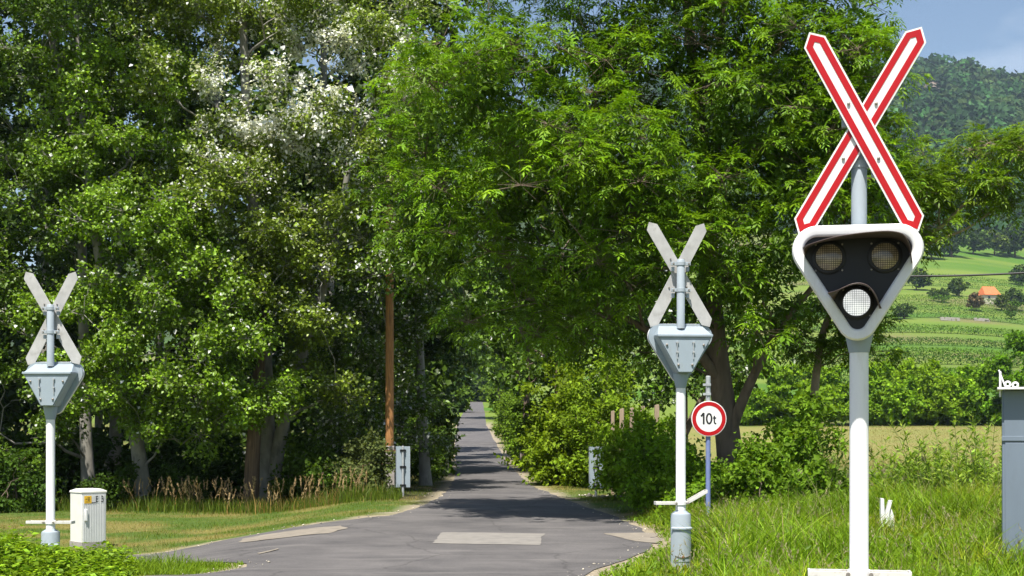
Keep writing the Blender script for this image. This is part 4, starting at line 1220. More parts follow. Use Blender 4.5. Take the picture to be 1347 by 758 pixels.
# trees beyond the ash and along the road
mids = [(730, 52, [ell(715, 440, 70, 60, 51, 2), ell(800, 430, 70, 70, 51.5, 2), ell(740, 330, 130, 90, 52.5, 2.4)], (0.085, 0.165, 0.024), 'leafy tree over the right hand hedge beyond the ash'),
        (870, 46, [ell(880, 470, 90, 70, 45, 1.8), ell(860, 370, 110, 90, 46.5, 2), ell(960, 450, 60, 60, 45, 1.4)], (0.07, 0.14, 0.022), 'shaded leafy tree behind the middle signal'),
        (704, 78, [ell(690, 450, 36, 45, 76, 2.0), ell(660, 395, 70, 60, 77, 2.6)], (0.10, 0.19, 0.024), 'tree arching over the far road from the right'),
        (690, 62, [ell(690, 430, 60, 90, 61, 2.2), ell(700, 300, 80, 90, 62, 2.4)], (0.07, 0.14, 0.024), 'tall tree beyond the yellow green bush'),
        (790, 56, [ell(775, 470, 60, 70, 55, 2), ell(800, 350, 75, 100, 56, 2.4)], (0.06, 0.125, 0.022), 'tall tree behind the leafy one over the hedge'),
        (900, 52, [ell(880, 470, 60, 80, 51, 2), ell(900, 330, 75, 110, 52, 2.4)], (0.055, 0.115, 0.022), 'tall shaded tree farther back behind the middle signal'),
        (625, 318, [ell(622, 488, 46, 26, 305, 9), ell(612, 500, 34, 26, 314, 9), ell(645, 498, 34, 30, 318, 9), ell(598, 525, 16, 14, 308, 6), ell(655, 522, 18, 16, 306, 6)], (0.08, 0.15, 0.03), 'rounded tree closing the view at the top of the road'),
        (562, 66, [ell(548, 500, 22, 55, 65, 1.6), ell(570, 420, 45, 50, 64, 2.2)], (0.05, 0.10, 0.024), 'dark tree leaning over the far road from the left'),
        (570, 52, [ell(552, 555, 18, 60, 51, 1.2), ell(545, 460, 36, 60, 51, 1.4)], (0.045, 0.09, 0.022), 'dark tree at the left road edge beyond the wooden pole'),
        (570, 120, [ell(564, 500, 12, 30, 118, 1.6), ell(596, 462, 34, 28, 120, 3)], (0.06, 0.12, 0.03), 'distant tree on the left where the road climbs'),
        (665, 150, [ell(668, 488, 28, 36, 150, 5), ell(640, 450, 40, 40, 155, 5)], (0.10, 0.18, 0.03), 'distant tree on the right where the road climbs')]
for px, Yt, es, cb_, lb in mids:
    tp = es[-1][0]
    nn = 60 if Yt < 64 else 44
    tree('roadside_tree', lb, 'tree', 'trees along the road beyond the crossing', [ground_pt(px, Yt), (ground_pt(px, Yt) * .6 + tp * .4), tp], 0.16, 0.06, es, nn, (0.022 if Yt < 60 else 0.011) * Yt, 'poplar', cb_, M['leafg'], M['barka'], 9, 17,
         0.0033 * Yt, silver_low if Yt < 60 else None, twig_r=0, nlimb=22)

# ------------------------------------------------------------------ bushes
def bush(px, Y, rx, h, dep, n, base, label, group=None, leaf=0.085, rc=0.45, per=16, twigs=10, cat='bush', name='bush', lm='leaf', asp=0.7, up=0.5):
    g = ground_pt(px, Y)
    rxm, hm = rx / F * Y, h / F * Y
    es = [((g[0], g[1], g[2] + hm * 0.52), np.array((rxm, dep, hm * 0.5))), ((g[0] + rxm * .3, g[1] - dep * .2, g[2] + hm * .35), np.array((rxm * .8, dep * .9, hm * .36))), ((g[0] - rxm * .35, g[1], g[2] + hm * .3), np.array((rxm * .7, dep * .9, hm * .32)))]
    es.append(((g[0], g[1] - dep * .55, g[2] + hm * .20), np.array((rxm * .95, dep * .6, hm * .20))))
    es = [(np.array(a), b) for a, b in es]
    return tree(name, label, cat, group, [g, g + np.array((0.03, 0, hm * .3)), g + np.array((-.05, 0, hm * .62))], 0.03 + .008 * hm, 0.012, es, n, rc, 'poplar', base, M[lm], M['barka'], twigs, per, leaf * 1.1, twig_r=0, nlimb=14, v=.24, aspect=asp, up=up, shell=0.6, part='stem')
GB = 'bushes along the right of the road'
YG = (0.165, 0.26, 0.024)
bush(738, 42, 56, 165, 1.5, 84, YG, 'yellow green bush at the bend of the road', GB, 0.11, 0.5)
bush(795, 40, 48, 172, 1.4, 74, (0.15, 0.25, 0.026), 'tall yellowish bush behind the right narrow sign', GB, 0.09, 0.55)
bush(716, 55, 30, 132, 1.4, 54, (0.12, 0.21, 0.026), 'mid green bush left of the yellow green one', GB, 0.125, 0.5)
bush(690, 72, 20, 98, 1.4, 36, (0.11, 0.20, 0.028), 'green hedge bush along the far right road edge', GB, 0.13, 0.7)
bush(668, 98, 13, 76, 1.6, 24, (0.115, 0.20, 0.03), 'small hedge bush farthest along the road', GB, 0.17, 0.8)
bush(846, 33.4, 52, 114, 1.1, 80, (0.18, 0.32, 0.03), 'bright leafy bush under the weathered posts', GB, 0.085, 0.42)
bush(872, 28.6, 40, 118, .9, 66, (0.15, 0.29, 0.026), 'green bush against the middle signal pole', GB, 0.085, 0.42)
bush(908, 26.4, 40, 100, 1.0, 38, (0.14, 0.27, 0.026), 'leafy bush between the middle signal and the round sign', GB, 0.08, 0.40)
bush(1000, 25.2, 52, 110, 1.1, 50, (0.115, 0.22, 0.026), 'dense bush right of the round sign', GB, 0.08, 0.42)
bush(1055, 25.3, 45, 160, 1.1, 46, (0.12, 0.225, 0.026), 'tall bush left of the near signal pole', GB, 0.085, 0.45)
bush(948, 25.3, 30, 62, .7, 24, (0.11, 0.21, 0.026), 'low leafy bush at the foot of the blue post', GB, 0.075, 0.32)
GL = 'shrubs at the edge of the wood'
bush(482, 35.4, 30, 86, .9, 34, (0.10, 0.135, 0.075), 'grey green shrub left of the wooden pole', GL, 0.08, 0.38)
bush(560, 46, 20, 92, 1.0, 30, (0.075, 0.14, 0.026), 'green shrub at the left road edge past the narrow sign', GL, 0.09, 0.45)
bush(580, 66, 10, 56, .8, 16, (0.14, 0.19, 0.035), 'yellowish shrub at the far left road edge', GL, 0.12, 0.5)
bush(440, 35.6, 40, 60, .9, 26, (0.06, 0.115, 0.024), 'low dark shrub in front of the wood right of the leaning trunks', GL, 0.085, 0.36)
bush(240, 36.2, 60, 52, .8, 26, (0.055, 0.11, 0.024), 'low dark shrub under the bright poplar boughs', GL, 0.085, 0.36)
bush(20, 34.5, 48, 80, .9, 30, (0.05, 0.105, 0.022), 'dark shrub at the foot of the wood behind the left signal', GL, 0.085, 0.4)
bush(140, 35.2, 40, 62, .8, 24, (0.05, 0.10, 0.022), 'dark shrub behind the cream electrical box', GL, 0.085, 0.36)
bush(604, 300, 13, 34, 5, 26, (0.08, 0.15, 0.03), 'dark bush at the left of the road top', None, 0.7, 1.6)
bush(652, 296, 14, 40, 5, 26, (0.10, 0.18, 0.03), 'green bush at the right of the road top', None, 0.7, 1.6)
bush(596, 185, 15, 50, 3.5, 34, (0.07, 0.13, 0.026), 'dark bush overhanging the left of the road near its top', None, 0.45, 1.3)
bush(662, 185, 17, 56, 3.5, 36, (0.10, 0.18, 0.028), 'green bush bordering the right of the road near its top', None, 0.45, 1.3)
bush(398, 36.2, 36, 105, .8, 40, (0.07, 0.13, 0.024), 'leafy shrub in front of the leaning pale trunk', GL, 0.085, 0.4)
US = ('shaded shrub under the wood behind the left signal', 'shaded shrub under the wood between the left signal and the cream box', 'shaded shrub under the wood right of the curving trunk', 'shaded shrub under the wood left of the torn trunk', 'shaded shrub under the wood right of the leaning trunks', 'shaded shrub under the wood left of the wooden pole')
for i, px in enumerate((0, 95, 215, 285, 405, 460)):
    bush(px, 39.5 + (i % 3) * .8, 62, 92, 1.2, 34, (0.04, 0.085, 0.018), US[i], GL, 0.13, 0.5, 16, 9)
GR = 'thicket bushes beyond the hay field'
for i, (px, Yh, rx, h, lb, cc_) in enumerate([(1060, 134, 55, 84, 'wide green thicket bush beyond the field, left of the near signal', (0.135, 0.195, 0.03)), (1145, 135, 60, 80, 'green thicket bush beyond the field, behind the near signal pole', (0.125, 0.19, 0.03)),
      (1215, 136, 56, 82, 'olive green thicket bush beyond the field, right of the near signal pole', (0.14, 0.195, 0.032)), (1285, 136, 52, 78, 'thicket bush beyond the field, left of the cabinet', (0.115, 0.18, 0.03)), (1345, 133, 45, 118, 'round dark bush rising behind the cabinet', (0.085, 0.15, 0.026)),
      (990, 136, 50, 82, 'thicket bush beyond the field, seen under the ash', (0.12, 0.185, 0.03)), (1410, 136, 55, 90, 'thicket bush beyond the field at the right edge', (0.11, 0.18, 0.03)), (1175, 141, 50, 98, 'taller yellow green bush at the back of the thicket', (0.15, 0.205, 0.03))]):
    bush(px, Yh, rx, h, 3.2, 62, (cc_[0] * 1.25, cc_[1] * 1.55, cc_[2] * .9), lb, GR, 0.33, 1.15, 18, 9, lm='leaf', up=.35)

# willow-like tall weeds and reeds at the field edge
def weeds(px, Y, rx, h, n, base, label, grp='tall weeds at the edge of the field', plume=0.1, name='tall_weed'):
    g = ground_pt(px, Y); rxm, hm = rx / F * Y, h / F * Y
    root = empty(name, tuple(g)); wd = Wood(); Ls = []
    sx = rng.normal(0, rxm * .5, n); sy = rng.normal(0, .5, n)
    hh = 1.3 * hm * (.38 + .62 * rng.random(n) ** 2.2) * (1 - 0.35 * np.abs(sx) / rxm)
    lean = rng.normal(0, .22, (n, 2))
    for k in range(n):
        t = np.linspace(0, 1, 6)
        P = np.stack([sx[k] + lean[k, 0] * hh[k] * t ** 2, sy[k] + lean[k, 1] * hh[k] * t ** 2, hh[k] * t], -1)
        wd.tube(P, np.linspace(.009, .003, 6), 4)
        m = 70
        q = 0.12 + 0.88 * rng.random(m)
        pos = np.stack([np.interp(q, t, P[:, c]) for c in range(3)], -1)
        az = rng.uniform(0, 2 * math.pi, m)
        ax = np.stack([np.cos(az), np.sin(az), rng.uniform(0.2, 1.1, m)], -1)
        ln = 0.19 * rng.uniform(.6, 1.2, m) * (1.15 - .5 * q)
        Ls.append(leaves(pos, ax, norm(UP + rng.normal(0, .4, (m, 3))), ln, ln * .24, jitter_col((base[0] * 1.5, base[1] * 1.85, base[2] * 1.6), m, .22, .3), .15))
        if rng.random() < plume:
            m = 34; q = rng.uniform(0.86, 1.06, m)
            tipd = norm(P[-1] - P[-2])
            pos = P[-1] + tipd * ((q - 1) * 0.9)[:, None] * hh[k] * .35
            ax = tipd + rng.normal(0, .5, (m, 3))
            Ls.append(leaves(pos, ax, rand_unit(m), .075, .014, jitter_col((0.42, 0.37, 0.25), m, .15, 0), .1))
    off = 0; VV, TT, CCs = [], [], []
    for V, T_, C_ in Ls:
        VV.append(V); TT.append(T_ + off); CCs.append(C_); off += len(V)
    wd.build('stem', M['stalk'], root)['kind'] = 'stuff'
    np_mesh('leaf_mass', np.concatenate(VV), tris=np.concatenate(TT), col=np.concatenate(CCs), material=M['grassm'], parent=root)
    tag(root, label, 'weeds', grp)
weeds(1165, 25.5, 34, 95, 42, (0.12, 0.175, 0.035), 'green weeds just right of the near signal pole')
weeds(1215, 24.5, 40, 118, 54, (0.135, 0.18, 0.05), 'tall willowy weeds with pale plumes right of the broken post')
weeds(1265, 23.5, 40, 140, 60, (0.14, 0.185, 0.055), 'tallest willowy weeds left of the cabinet')
weeds(1305, 25.0, 26, 130, 34, (0.13, 0.18, 0.04), 'willowy weeds against the cabinet side')
weeds(1098, 24.5, 26, 112, 34, (0.085, 0.125, 0.035), 'dark reedy weeds left of the near signal pole', plume=.1)
weeds(1060, 24.0, 26, 90, 26, (0.095, 0.15, 0.03), 'green weeds below the tall bush', plume=.05)

# ------------------------------------------------------------------ grass (uncountable)
def blades(x, y, h, wd, base, lean=0.5, seg=2, v=.2, yellow=.3, z=None, tipcol=None):
    n = len(x)
    z = zg(x, y) if z is None else z
    az = rng.uniform(0, 2 * math.pi, n); fw = rng.uniform(0, 2 * math.pi, n)
    ld = np.stack([np.cos(az), np.sin(az), np.zeros(n)], -1) * (lean * rng.random(n) ** .7 * h)[:, None]
    sd = np.stack([np.cos(fw), np.sin(fw), np.zeros(n)], -1) * (wd / 2)[:, None]
    p0 = np.stack([x, y, z - 0.02], -1)
    col = jitter_col(base, n, v, yellow)
    V = []
    for k in range(seg):
        t = k / seg
        c = p0 + ld * t ** 2 + UP * (h * (t - 0.18 * t * t))[:, None]
        s_ = sd * (1 - 0.35 * t)
        V += [c - s_, c + s_]
    V.append(p0 + ld + UP * (h * 0.82)[:, None])
    nv = 2 * seg + 1
    V = np.stack(V, 1).reshape(-1, 3)
    tr = []
    for k in range(seg - 1):
        tr += [(2 * k, 2 * k + 1, 2 * k + 3), (2 * k, 2 * k + 3, 2 * k + 2)]
    tr.append((2 * seg - 2, 2 * seg - 1, 2 * seg))
    T = (np.arange(n)[:, None, None] * nv + np.array(tr)[None]).reshape(-1, 3)
    return V, T, np.repeat(np.clip(col, .003, .8), nv, 0)

def stuff(name, label, sets, cat='grass', material='grassm'):
    off = 0; VV, TT, CCs = [], [], []
    for V, T_, C_ in sets:
        VV.append(V); TT.append(T_ + off); CCs.append(C_); off += len(V)
    o = np_mesh(name, np.concatenate(VV), tris=np.concatenate(TT), col=np.concatenate(CCs), material=M[material])
    return tag(o, label, cat, kind='stuff')

def vis(x, y, lo=-30, hi=1400):
    px = CX + x / y * F
    return (px > lo) & (px < hi)

# long grass on the right
def long_grass():
    n = 104000
    y = 9.5 + 17 * rng.random(n) ** 0.8; x = rng.uniform(0.3, 11, n)
    d = seg_dist(x, y)
    k = vis(x, y) & (d > -0.02 + .30 * fbm(x * 2, y * 2, 5))
    x, y, d = x[k], y[k], d[k]
    clump = fbm(x * 1.1, y * 1.1, 15, 3)
    keep = rng.random(len(x)) < 0.30 + 0.35 * (y < 19) + 1.1 * clump * sstep(0.0, .9, d)
    x, y, d, clump = x[keep], y[keep], d[keep], clump[keep]
    h = (0.10 + 0.58 * sstep(0.2, 1.6, d)) * (0.35 + 1.25 * clump) * rng.uniform(.55, 1.2, len(x))
    # keep the grass low in front of the near signal's side of the frame where it drops to the track
    h = h * (0.75 + 0.25 * sstep(13, 17, y))
    h = h * np.where((np.abs(x - Xw) < .45) & (y > Yw - 2.6) & (y < Yw + .1), .45, 1.0)
    h = h * np.where((np.abs(x - 1.98 * y / 16.7) < .35) & (y > 13.5) & (y < 16.8), .35, 1.0)
    a = blades(x, y, h, rng.uniform(.009, .018, len(x)), (0.155, 0.285, 0.025), 0.75, 3, .26, .3)
    m = rng.random(len(x)) < 0.035
    b = blades(x[m], y[m], h[m] * rng.uniform(1.1, 1.5, m.sum()), np.full(m.sum(), .006), (0.36, 0.31, 0.15), 0.45, 3, .2, .1)
    tone = np.repeat(0.62 + .8 * fbm(x * .8, y * .8, 19, 3), 7)[:, None]; warm = np.repeat(sstep(.5, .72, fbm(x * 1.3, y * 1.3, 29)), 7)[:, None]
    a = (a[0], a[1], np.clip(a[2] * tone * (1 + warm * np.array([[.55, .12, .3]])), .003, .8))
    # broad weed leaves low down
    q = rng.choice(len(x), 9000); pos = np.stack([x[q], y[q], zg(x[q], y[q]) + h[q] * rng.uniform(.2, .8, len(q))], -1)
    ln = rng.uniform(.04, .10, len(q))
    c = leaves(pos, norm(rng.normal(0, 1, (len(q), 3)) * np.array((1, 1, .4)) + UP * .2), norm(UP + rng.normal(0, .4, (len(q), 3))), ln, ln * .5, jitter_col((0.11, 0.21, 0.025), len(q), .2, .2))
    stuff('long_grass', 'long bright grass and weeds around the two right hand signals', [a, b, c])
long_grass()

def seed_heads():
    n = 1300
    y = rng.uniform(12, 24, n); x = rng.uniform(1.6, 9, n); d = seg_dist(x, y)
    k = vis(x, y) & (d > .8); x, y = x[k], y[k]; n = len(x)
    h = rng.uniform(.35, .75, n)
    st_ = blades(x, y, h, np.full(n, .005), (0.20, 0.20, 0.07), .35, 3, .2, .1)
    tip = st_[0].reshape(n, 7, 3)[:, 6]; pre = st_[0].reshape(n, 7, 3)[:, 4]
    m = 10
    dirv = norm(tip - pre)
    P = np.repeat(tip, m, 0) - np.repeat(dirv, m, 0) * rng.uniform(0, .14, (n * m, 1))
    hd = leaves(P, np.repeat(dirv, m, 0) + rng.normal(0, .35, (n * m, 3)), rand_unit(n * m), .04, .009, jitter_col((0.38, 0.33, 0.19), n * m, .15, 0), .1)
    stuff('seed_heads', 'pale seed heads standing above the long grass', [st_, hd])
seed_heads()

# mown, half dry verge on the left and right of the road
def verge():
    n = 150000
    y = rng.uniform(20.5, 46, n); x = rng.uniform(-14, 3.6, n)
    d = seg_dist(x, y)
    dry = fbm(x * .9, y * .9, 21)
    k = vis(x, y, -20) & (d > 0.16 + .4 * fbm(x * 2.5, y * 2.5, 8)) & (((x < 0) & (y < 34.5 - .25 * (x + 2))) | ((x > 0) & (d < 1.5)) | ((x < 0) & (y >= 34) & (d < 1.6)))
    k &= rng.random(n) < 0.4 + .6 * sstep(.1, .8, d)
    x, y, dry, d = x[k], y[k], dry[k], d[k]
    h = rng.uniform(.03, .085, len(x)) * (1 + .8 * sstep(.5, .75, fbm(x * 1.5, y * 1.5, 9)))
    dr = rng.random(len(x)) < sstep(.36, .66, dry) * 0.75
    a = blades(x[~dr], y[~dr], h[~dr], np.full((~dr).sum(), .011), (0.115, 0.185, 0.026), .7, 1, .2, .3)
    b = blades(x[dr], y[dr], h[dr], np.full(dr.sum(), .011), (0.29, 0.24, 0.075), .8, 1, .2, .1)
    n = 26000
    fy = 44 + 70 * rng.random(n) ** 1.3; fx = rng.uniform(-6, 3, n); fd = seg_dist(fx, fy)
    q = (fd > .1 + .4 * (fx > -2.4 - fy * .008)) & (fd < 1.9) & (rng.random(n) < .9); fx, fy = fx[q], fy[q]
    fdry = rng.random(len(fx)) < .35
    e1 = blades(fx[~fdry], fy[~fdry], rng.uniform(.06, .16, (~fdry).sum()), np.full((~fdry).sum(), .03), (0.15, 0.23, 0.03), .8, 1, .2, .3)
    e2 = blades(fx[fdry], fy[fdry], rng.uniform(.06, .16, fdry.sum()), np.full(fdry.sum(), .03), (0.30, 0.26, 0.09), .8, 1, .2, .1)
    stuff('verge_grass', 'short half dry mown grass on the verges', [a, b, e1, e2])
verge()

# rank growth and plumed grass at the foot of the wood
def wood_edge():
    n = 9000
    x = rng.uniform(-13.5, -2.6, n); y = 33.2 - .22 * (x + 2) + rng.normal(0, .55, n)
    cl = fbm(x * .8, y * .8, 44)
    k = vis(x, y, -30) & (rng.random(n) < .3 + cl); x, y, cl = x[k], y[k], cl[k]
    h = rng.uniform(.12, .6, len(x)) * (.2 + 1.2 * cl)
    warm = sstep(-7.0, -6, x) * (1 - sstep(-4.4, -3.8, x))
    dr = rng.random(len(x)) < .03 + .22 * warm
    a = blades(x[~dr], y[~dr], h[~dr], np.full((~dr).sum(), .014), (0.09, 0.15, 0.028), .5, 2)
    b = blades(x[dr], y[dr], h[dr] * 1.1, np.full(dr.sum(), .012), (0.33, 0.24, 0.09), .45, 2)
    m = 170
    xx = rng.uniform(-10.5, -3.4, m); yy = 33.4 - .22 * (xx + 2) + rng.normal(0, .35, m); hh = rng.uniform(.5, 1.0, m)
    s_ = blades(xx, yy, hh, np.full(m, .008), (0.28, 0.22, 0.09), .25, 3)
    tip = s_[0].reshape(m, 7, 3)[:, 6]; pre = s_[0].reshape(m, 7, 3)[:, 4]; dv = norm(tip - pre)
    q = 22
    P = np.repeat(tip, q, 0) - np.repeat(dv, q, 0) * rng.uniform(0, .26, (m * q, 1))
    pl = leaves(P, np.repeat(dv, q, 0) + rng.normal(0, .3, (m * q, 3)), rand_unit(m * q), .07, .018, jitter_col((0.45, 0.33, 0.17), m * q, .18, 0), .1)
    stuff('tall_grass', 'rank grass with tan plumes along the foot of the wood', [a, b, s_, pl])
wood_edge()

# leafy bank of plants at the lower left
def bank():
    n = 32000
    x = rng.uniform(-9.5, -3.0, n); y = rng.uniform(14.0, 18.6, n)
    d = seg_dist(x, y)
    k = vis(x, y, -40, 400) & (d > .06); x, y, d = x[k], y[k], d[k]
    tall = sstep(.05, 1.1, d)
    h = (0.09 + 0.34 * tall) * (.28 + 1.0 * fbm(x * 1.4, y * 1.4, 71)) * rng.uniform(.5, 1.15, len(x)) * (1 - .35 * sstep(17.3, 18.2, y))
    px = CX + x / y * F
    grassy = sstep(130, 190, px + 40 * (fbm(x * 2, y * 2, 66) - .5))
    g = rng.random(len(x)) < .62 + .38 * grassy
    a = blades(x[g], y[g], h[g] * rng.uniform(.8, 1.5, g.sum()), np.full(g.sum(), .010), (0.15, 0.26, 0.026), .65, 3, .2, .25)
    L = ~g
    m = L.sum(); rep = 8
    P = np.repeat(np.stack([x[L], y[L], zg(x[L], y[L])], -1), rep, 0) + rng.normal(0, .05, (m * rep, 3))
    hh = np.repeat(h[L], rep); P[:, 2] = np.repeat(zg(x[L], y[L]), rep) + hh * rng.uniform(.25, 1.05, m * rep)
    az = rng.uniform(0, 2 * math.pi, m * rep)
    ln = rng.uniform(.035, .10, m * rep)
    lv = leaves(P, np.stack([np.cos(az), np.sin(az), rng.uniform(-.5, .35, m * rep)], -1), norm(UP + rng.normal(0, .35, (m * rep, 3))), ln, ln * .62, jitter_col((0.15, 0.27, 0.026), m * rep, .34, .3), .18)
    stuff('bank_plants', 'bright leafy plants and grass on the bank at the lower left', [a, lv])
bank()

def hay():
    n = 60000
    y = 58 + 74 * rng.random(n) ** 1.4; x = rng.uniform(12, 60, n)
    k = vis(x, y, 1040, 1380); x, y = x[k], y[k]
    h = rng.uniform(.06, .22, len(x))
    a = blades(x, y, h, np.full(len(x), .03), (0.25, 0.215, 0.075), .9, 1, .2, .1)
    stuff('hay_stubble', 'dry straw coloured stubble of the field', [a])
hay()

# ------------------------------------------------------------------ far slopes: vine rows, trees, a house, wooded hill
def vine_row(Y, x0, x1, h, base, label):
    n = int((x1 - x0) * 85)
    x = rng.uniform(x0, x1, n); y = Y + rng.normal(0, .6, n) + 2.2 * np.sin(x / 40.)
    z = zg(x, y) + h * rng.random(n) ** .8
    P = np.stack([x, y, z], -1)
    g = P.mean(0); g[2] = zg1(g[0], g[1])
    sz = 0.34 * rng.uniform(.6, 1.3, n)
    V, T_, C_ = leaves(P - g, rng.normal(0, 1, (n, 3)), norm(UP * .7 + LIGHT * .4 + rng.normal(0, .35, (n, 3))), sz, sz * .9, jitter_col(base, n, .10, .2))
    root = empty('vine_row', tuple(g))
    np_mesh('foliage', V, tris=T_, col=C_, material=M['far'], parent=root)
    tag(root, label, 'vine row', 'rows of vines on the terraced slope')
ROWN = 'first second third fourth fifth sixth seventh eighth ninth tenth eleventh twelfth thirteenth fourteenth fifteenth sixteenth'.split()
Yv = 215.0; k = 0
while Yv < 560:
    u0, u1 = 0.20, 0.40
    sh = random.uniform(-.02, .03)
    if True:
        vine_row(Yv, (u0 + sh) * Yv, u1 * Yv, random.choice((1.7, 2.1, 2.6)) * Yv / 300, ((0.085, 0.185, 0.022) if k % 2 else (0.055, 0.135, 0.02)), ROWN[min(k, 15)] + ' row of vines on the terraced slope, counting up from the thicket')
    Yv *= random.uniform(1.09, 1.14); k += 1

# far trees: three crown meshes shared by all
def crown_mesh(n, sz, base, squash=1.0):
    C = sample_clumps([(np.array((0, 0, 0.62)), np.array((.42, .42, .36 * squash))), (np.array((.12, -.1, .45)), np.array((.36, .36, .25)))], 26, .6)
    (V, T_, C_), _, _ = poplar_leaves(C, .17, 7, n, sz, base, None, up=.7)
    return V, T_, C_
far_proto = []  # (crowns below share their meshes)
for bcol in ((0.055, 0.10, 0.028), (0.085, 0.13, 0.035), (0.15, 0.115, 0.06)):
    r = empty('hillside_tree')
    V, T_, C_ = crown_mesh(11, .085, bcol)
    np_mesh('crown', V, tris=T_, col=C_, material=M['far'], parent=r)
    wd = Wood(); wd.tube(np.array([(0, 0, -.08), (0.01, 0, .2), (0, 0, .6)]), [.03, .024, .01], 6)
    for q in range(6):
        e = rand_unit(1)[0] * .3 + np.array((0, 0, .68)); wd.limb((0, 0, .25 + .05 * q), e, .014, .004, 4, 5)
    wd.build('trunk', M['barka'], r)
    far_proto.append(r)
ft = [(1285, 409, 520, 24, 2, 'rusty brown tree in front of the orange roofed house'), (1242, 398, 500, 20, 0, 'small dark tree in the meadow left of the brown tree'), (1228, 396, 505, 17, 0, 'smaller dark tree farthest left in the meadow'),
      (1335, 408, 515, 30, 0, 'dark tree right of the orange roofed house'), (1318, 409, 530, 22, 1, 'green tree next to the orange roof'), (1262, 390, 560, 26, 0, 'dark tree behind the brown tree'),
      (1345, 376, 600, 30, 0, 'dark tree on the slope above the right edge'), (1225, 340, 690, 40, 0, 'big dark tree under the wooded hill, leftmost'), (1252, 338, 700, 44, 0, 'big dark tree under the wooded hill, second from the left'),
      (1280, 334, 705, 34, 0, 'dark tree under the wooded hill near the reaching bough'), (1308, 336, 700, 32, 1, 'lighter tree under the wooded hill'), (1335, 338, 690, 46, 0, 'big dark tree under the wooded hill at the right edge'),
      (1205, 382, 600, 30, 0, 'dark tree beside the near signal head on the slope'), (1190, 420, 470, 22, 0, 'dark bush under the near signal head on the slope'), (1330, 420, 470, 18, 1, 'low green tree above the vine rows at the right'),
      ]
for i, (px, pyb, Yt, hp, kd, lb) in enumerate(ft):
    o = copy_tree(far_proto[kd])
    cand = np.arange(230, 720, 2.0); cpx = (px - CX) / F * cand
    Yt = float(cand[np.argmin(np.abs(HZ - (zg(cpx, cand) - EYE) / cand * F - pyb))])
    X = (px - CX) / F * Yt; hm = hp / F * Yt
    o.location = (X, Yt, zg1(X, Yt)); o.scale = (hm * random.uniform(1.0, 1.3), hm, hm); o.rotation_euler = (0, 0, random.uniform(0, 6.28))
    tag(o, lb, 'tree', 'trees dotted over the far slope')
for r in far_proto:
    for c in kids(r): bpy.data.objects.remove(c)
    bpy.data.objects.remove(r)

Yh = 482; Xh = (1300 - CX) / F * Yh
hs = empty('hillside_house', (Xh, Yh, zg1(Xh, Yh)), R(12))
MB().box((0, 0, 1.0), (5.4, 5.0, 3.4)).build('wall', M['render'], hs)
rf = MB(); rf.add([(-3.0, -3.0, 2.6), (3.0, -3.0, 2.6), (3.0, 3.0, 2.6), (-3.0, 3.0, 2.6), (-2.3, 0, 5.6), (2.3, 0, 5.6)], [(0, 1, 5, 4), (1, 2, 5), (2, 3, 4, 5), (3, 0, 4), (3, 2, 1, 0)])
rf.build('roof', M['roof'], hs, smooth=0)
wn = MB().box((-1.2, -2.53, 1.7), (1.0, 0.08, 1.1)).build('window', M['render'], hs)
MB().box((-1.2, -2.58, 1.7), (0.8, 0.03, 0.9)).build('pane', M['pane'], wn)
tag(hs, 'small house with orange tiled roof among trees on the far slope', 'house')

def stone_wall(px0, px1, Y, h, label):
    x0, x1 = (px0 - CX) / F * Y, (px1 - CX) / F * Y
    xc = (x0 + x1) / 2
    r = empty('retaining_wall', (xc, Y, zg1(xc, Y)))
    b = MB()
    for x in np.arange(x0, x1, 1.1):
        for rr_ in range(2):
            b.box((x - xc + random.uniform(-.2, .2), random.uniform(-.1, .1), zg1(x, Y) - zg1(xc, Y) + h * (.25 + .5 * rr_)), (random.uniform(.8, 1.15), .5, h * .48), random.uniform(-.05, .05))
    b.build('stonework', M['concrete'], r, smooth=0)['kind'] = 'stuff'
    tag(r, label, 'wall')
stone_wall(1240, 1264, 415, 1.0, 'short pale stone retaining wall between vine rows, left one')
stone_wall(1284, 1300, 420, 0.9, 'short pale stone retaining wall between vine rows, right one')

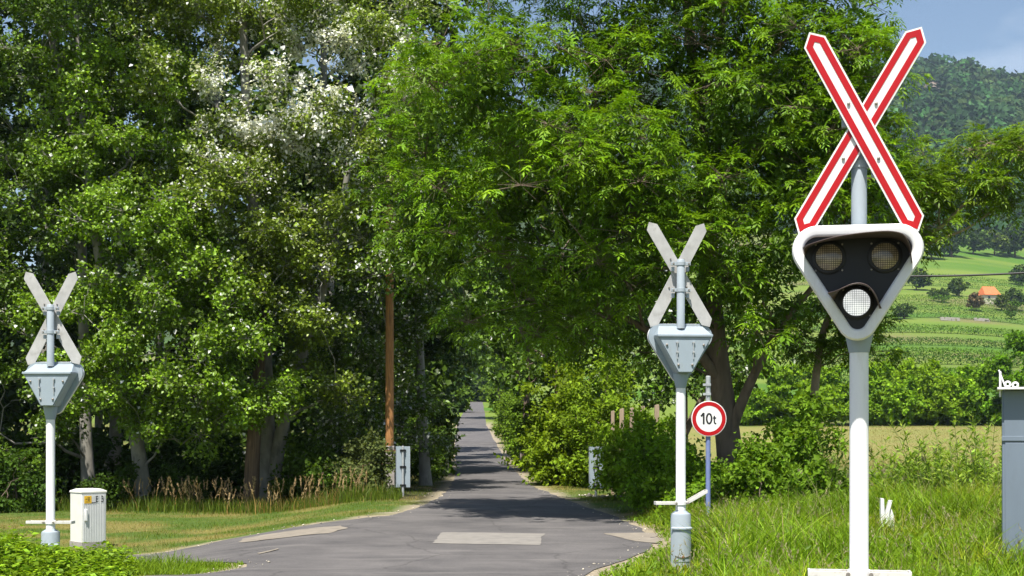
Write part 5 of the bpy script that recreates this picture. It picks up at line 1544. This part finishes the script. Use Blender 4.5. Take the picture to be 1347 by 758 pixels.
def rocks():
    Yr = 1340
    r = MB()
    Xr = (1216 - CX) / F * Yr; zc_ = zg1(Xr, Yr)
    for k in range(26):
        x = random.uniform(-15, 15); y = random.uniform(-12, 4)
        s = random.uniform(2.5, 5.5)
        pts = [Vector(p) * s * random.uniform(.7, 1.25) for p in rand_unit(12)]
        bm = bmesh.new()
        for p in pts: bm.verts.new((p.x * 1.3 + x, p.y + y, p.z + zg1(Xr + x, Yr + y) - zc_ + 4))
        hu = bmesh.ops.convex_hull(bm, input=bm.verts)
        bm.verts.index_update()
        r.add([v.co[:] for v in bm.verts], [tuple(v.index for v in f.verts) for f in bm.faces]); bm.free()
    o = r.build('rock_outcrop', M['rock'], None, smooth=0, loc=(Xr, Yr, zc_))
    tag(o, 'brownish rock face high on the wooded hill', 'rock')
rocks()

def forest():
    n = 2000
    u = rng.uniform(0.10, 0.44, n); y = 720 + 780 * rng.random(n) ** .9
    x = u * y
    Xr = (1216 - CX) / F * 1340
    k = ~((np.abs(x - Xr) < 19) & (y > 1290) & (y < 1352)); x, y = x[k], y[k]
    n = len(x)
    s = rng.uniform(6, 11.5, n)
    z = zg(x, y)
    m = 46
    D = rand_unit(n * m); D[:, 2] = np.abs(D[:, 2]) * 1.0 - .15; D = norm(D)
    S = np.repeat(s, m)[:, None]
    P = np.repeat(np.stack([x, y, z + s * .55], -1), m, 0) + D * S * rng.uniform(.75, 1.05, (n * m, 1)) * np.array((1, 1, .95))
    nr = norm(D + rng.normal(0, .45, (n * m, 3)))
    ax = np.cross(nr, rand_unit(n * m))
    base = np.array((0.028, 0.066, 0.020))
    tone = np.exp(rng.normal(0, .30, (n, 1))); warm = rng.random((n, 1))
    tc_ = base * tone * (1 + np.array((.7, .25, 0)) * (warm > .72) + np.array((.2, .45, .1)) * (warm < .18))
    col = np.repeat(tc_, m, 0) * np.exp(rng.normal(0, .2, (n * m, 1)))
    st_ = leaves(P, ax, nr, S[:, 0] * .50, S[:, 0] * .46, col, .1)
    stuff('hill_forest', 'dense wood covering the far hill', [st_], 'forest', 'far')
forest()

# ------------------------------------------------------------------ air
hz, t, b = new_mat('summer_haze')
t.nodes.remove(b)
pv = t.nodes.new('ShaderNodeVolumePrincipled')
pv.inputs['Color'].default_value = (0.62, 0.80, 1.0, 1)
pv.inputs['Density'].default_value = 0.00010
pv.inputs['Anisotropy'].default_value = 0.0
t.links.new(pv.outputs[0], t.nodes['Material Output'].inputs['Volume'])
hb = MB().box((0, 1800, 229), (5400, 4500, 462)).build('haze', hz, None, smooth=0)
tag(hb, 'thin blue summer haze over the valley', 'haze', kind='stuff')
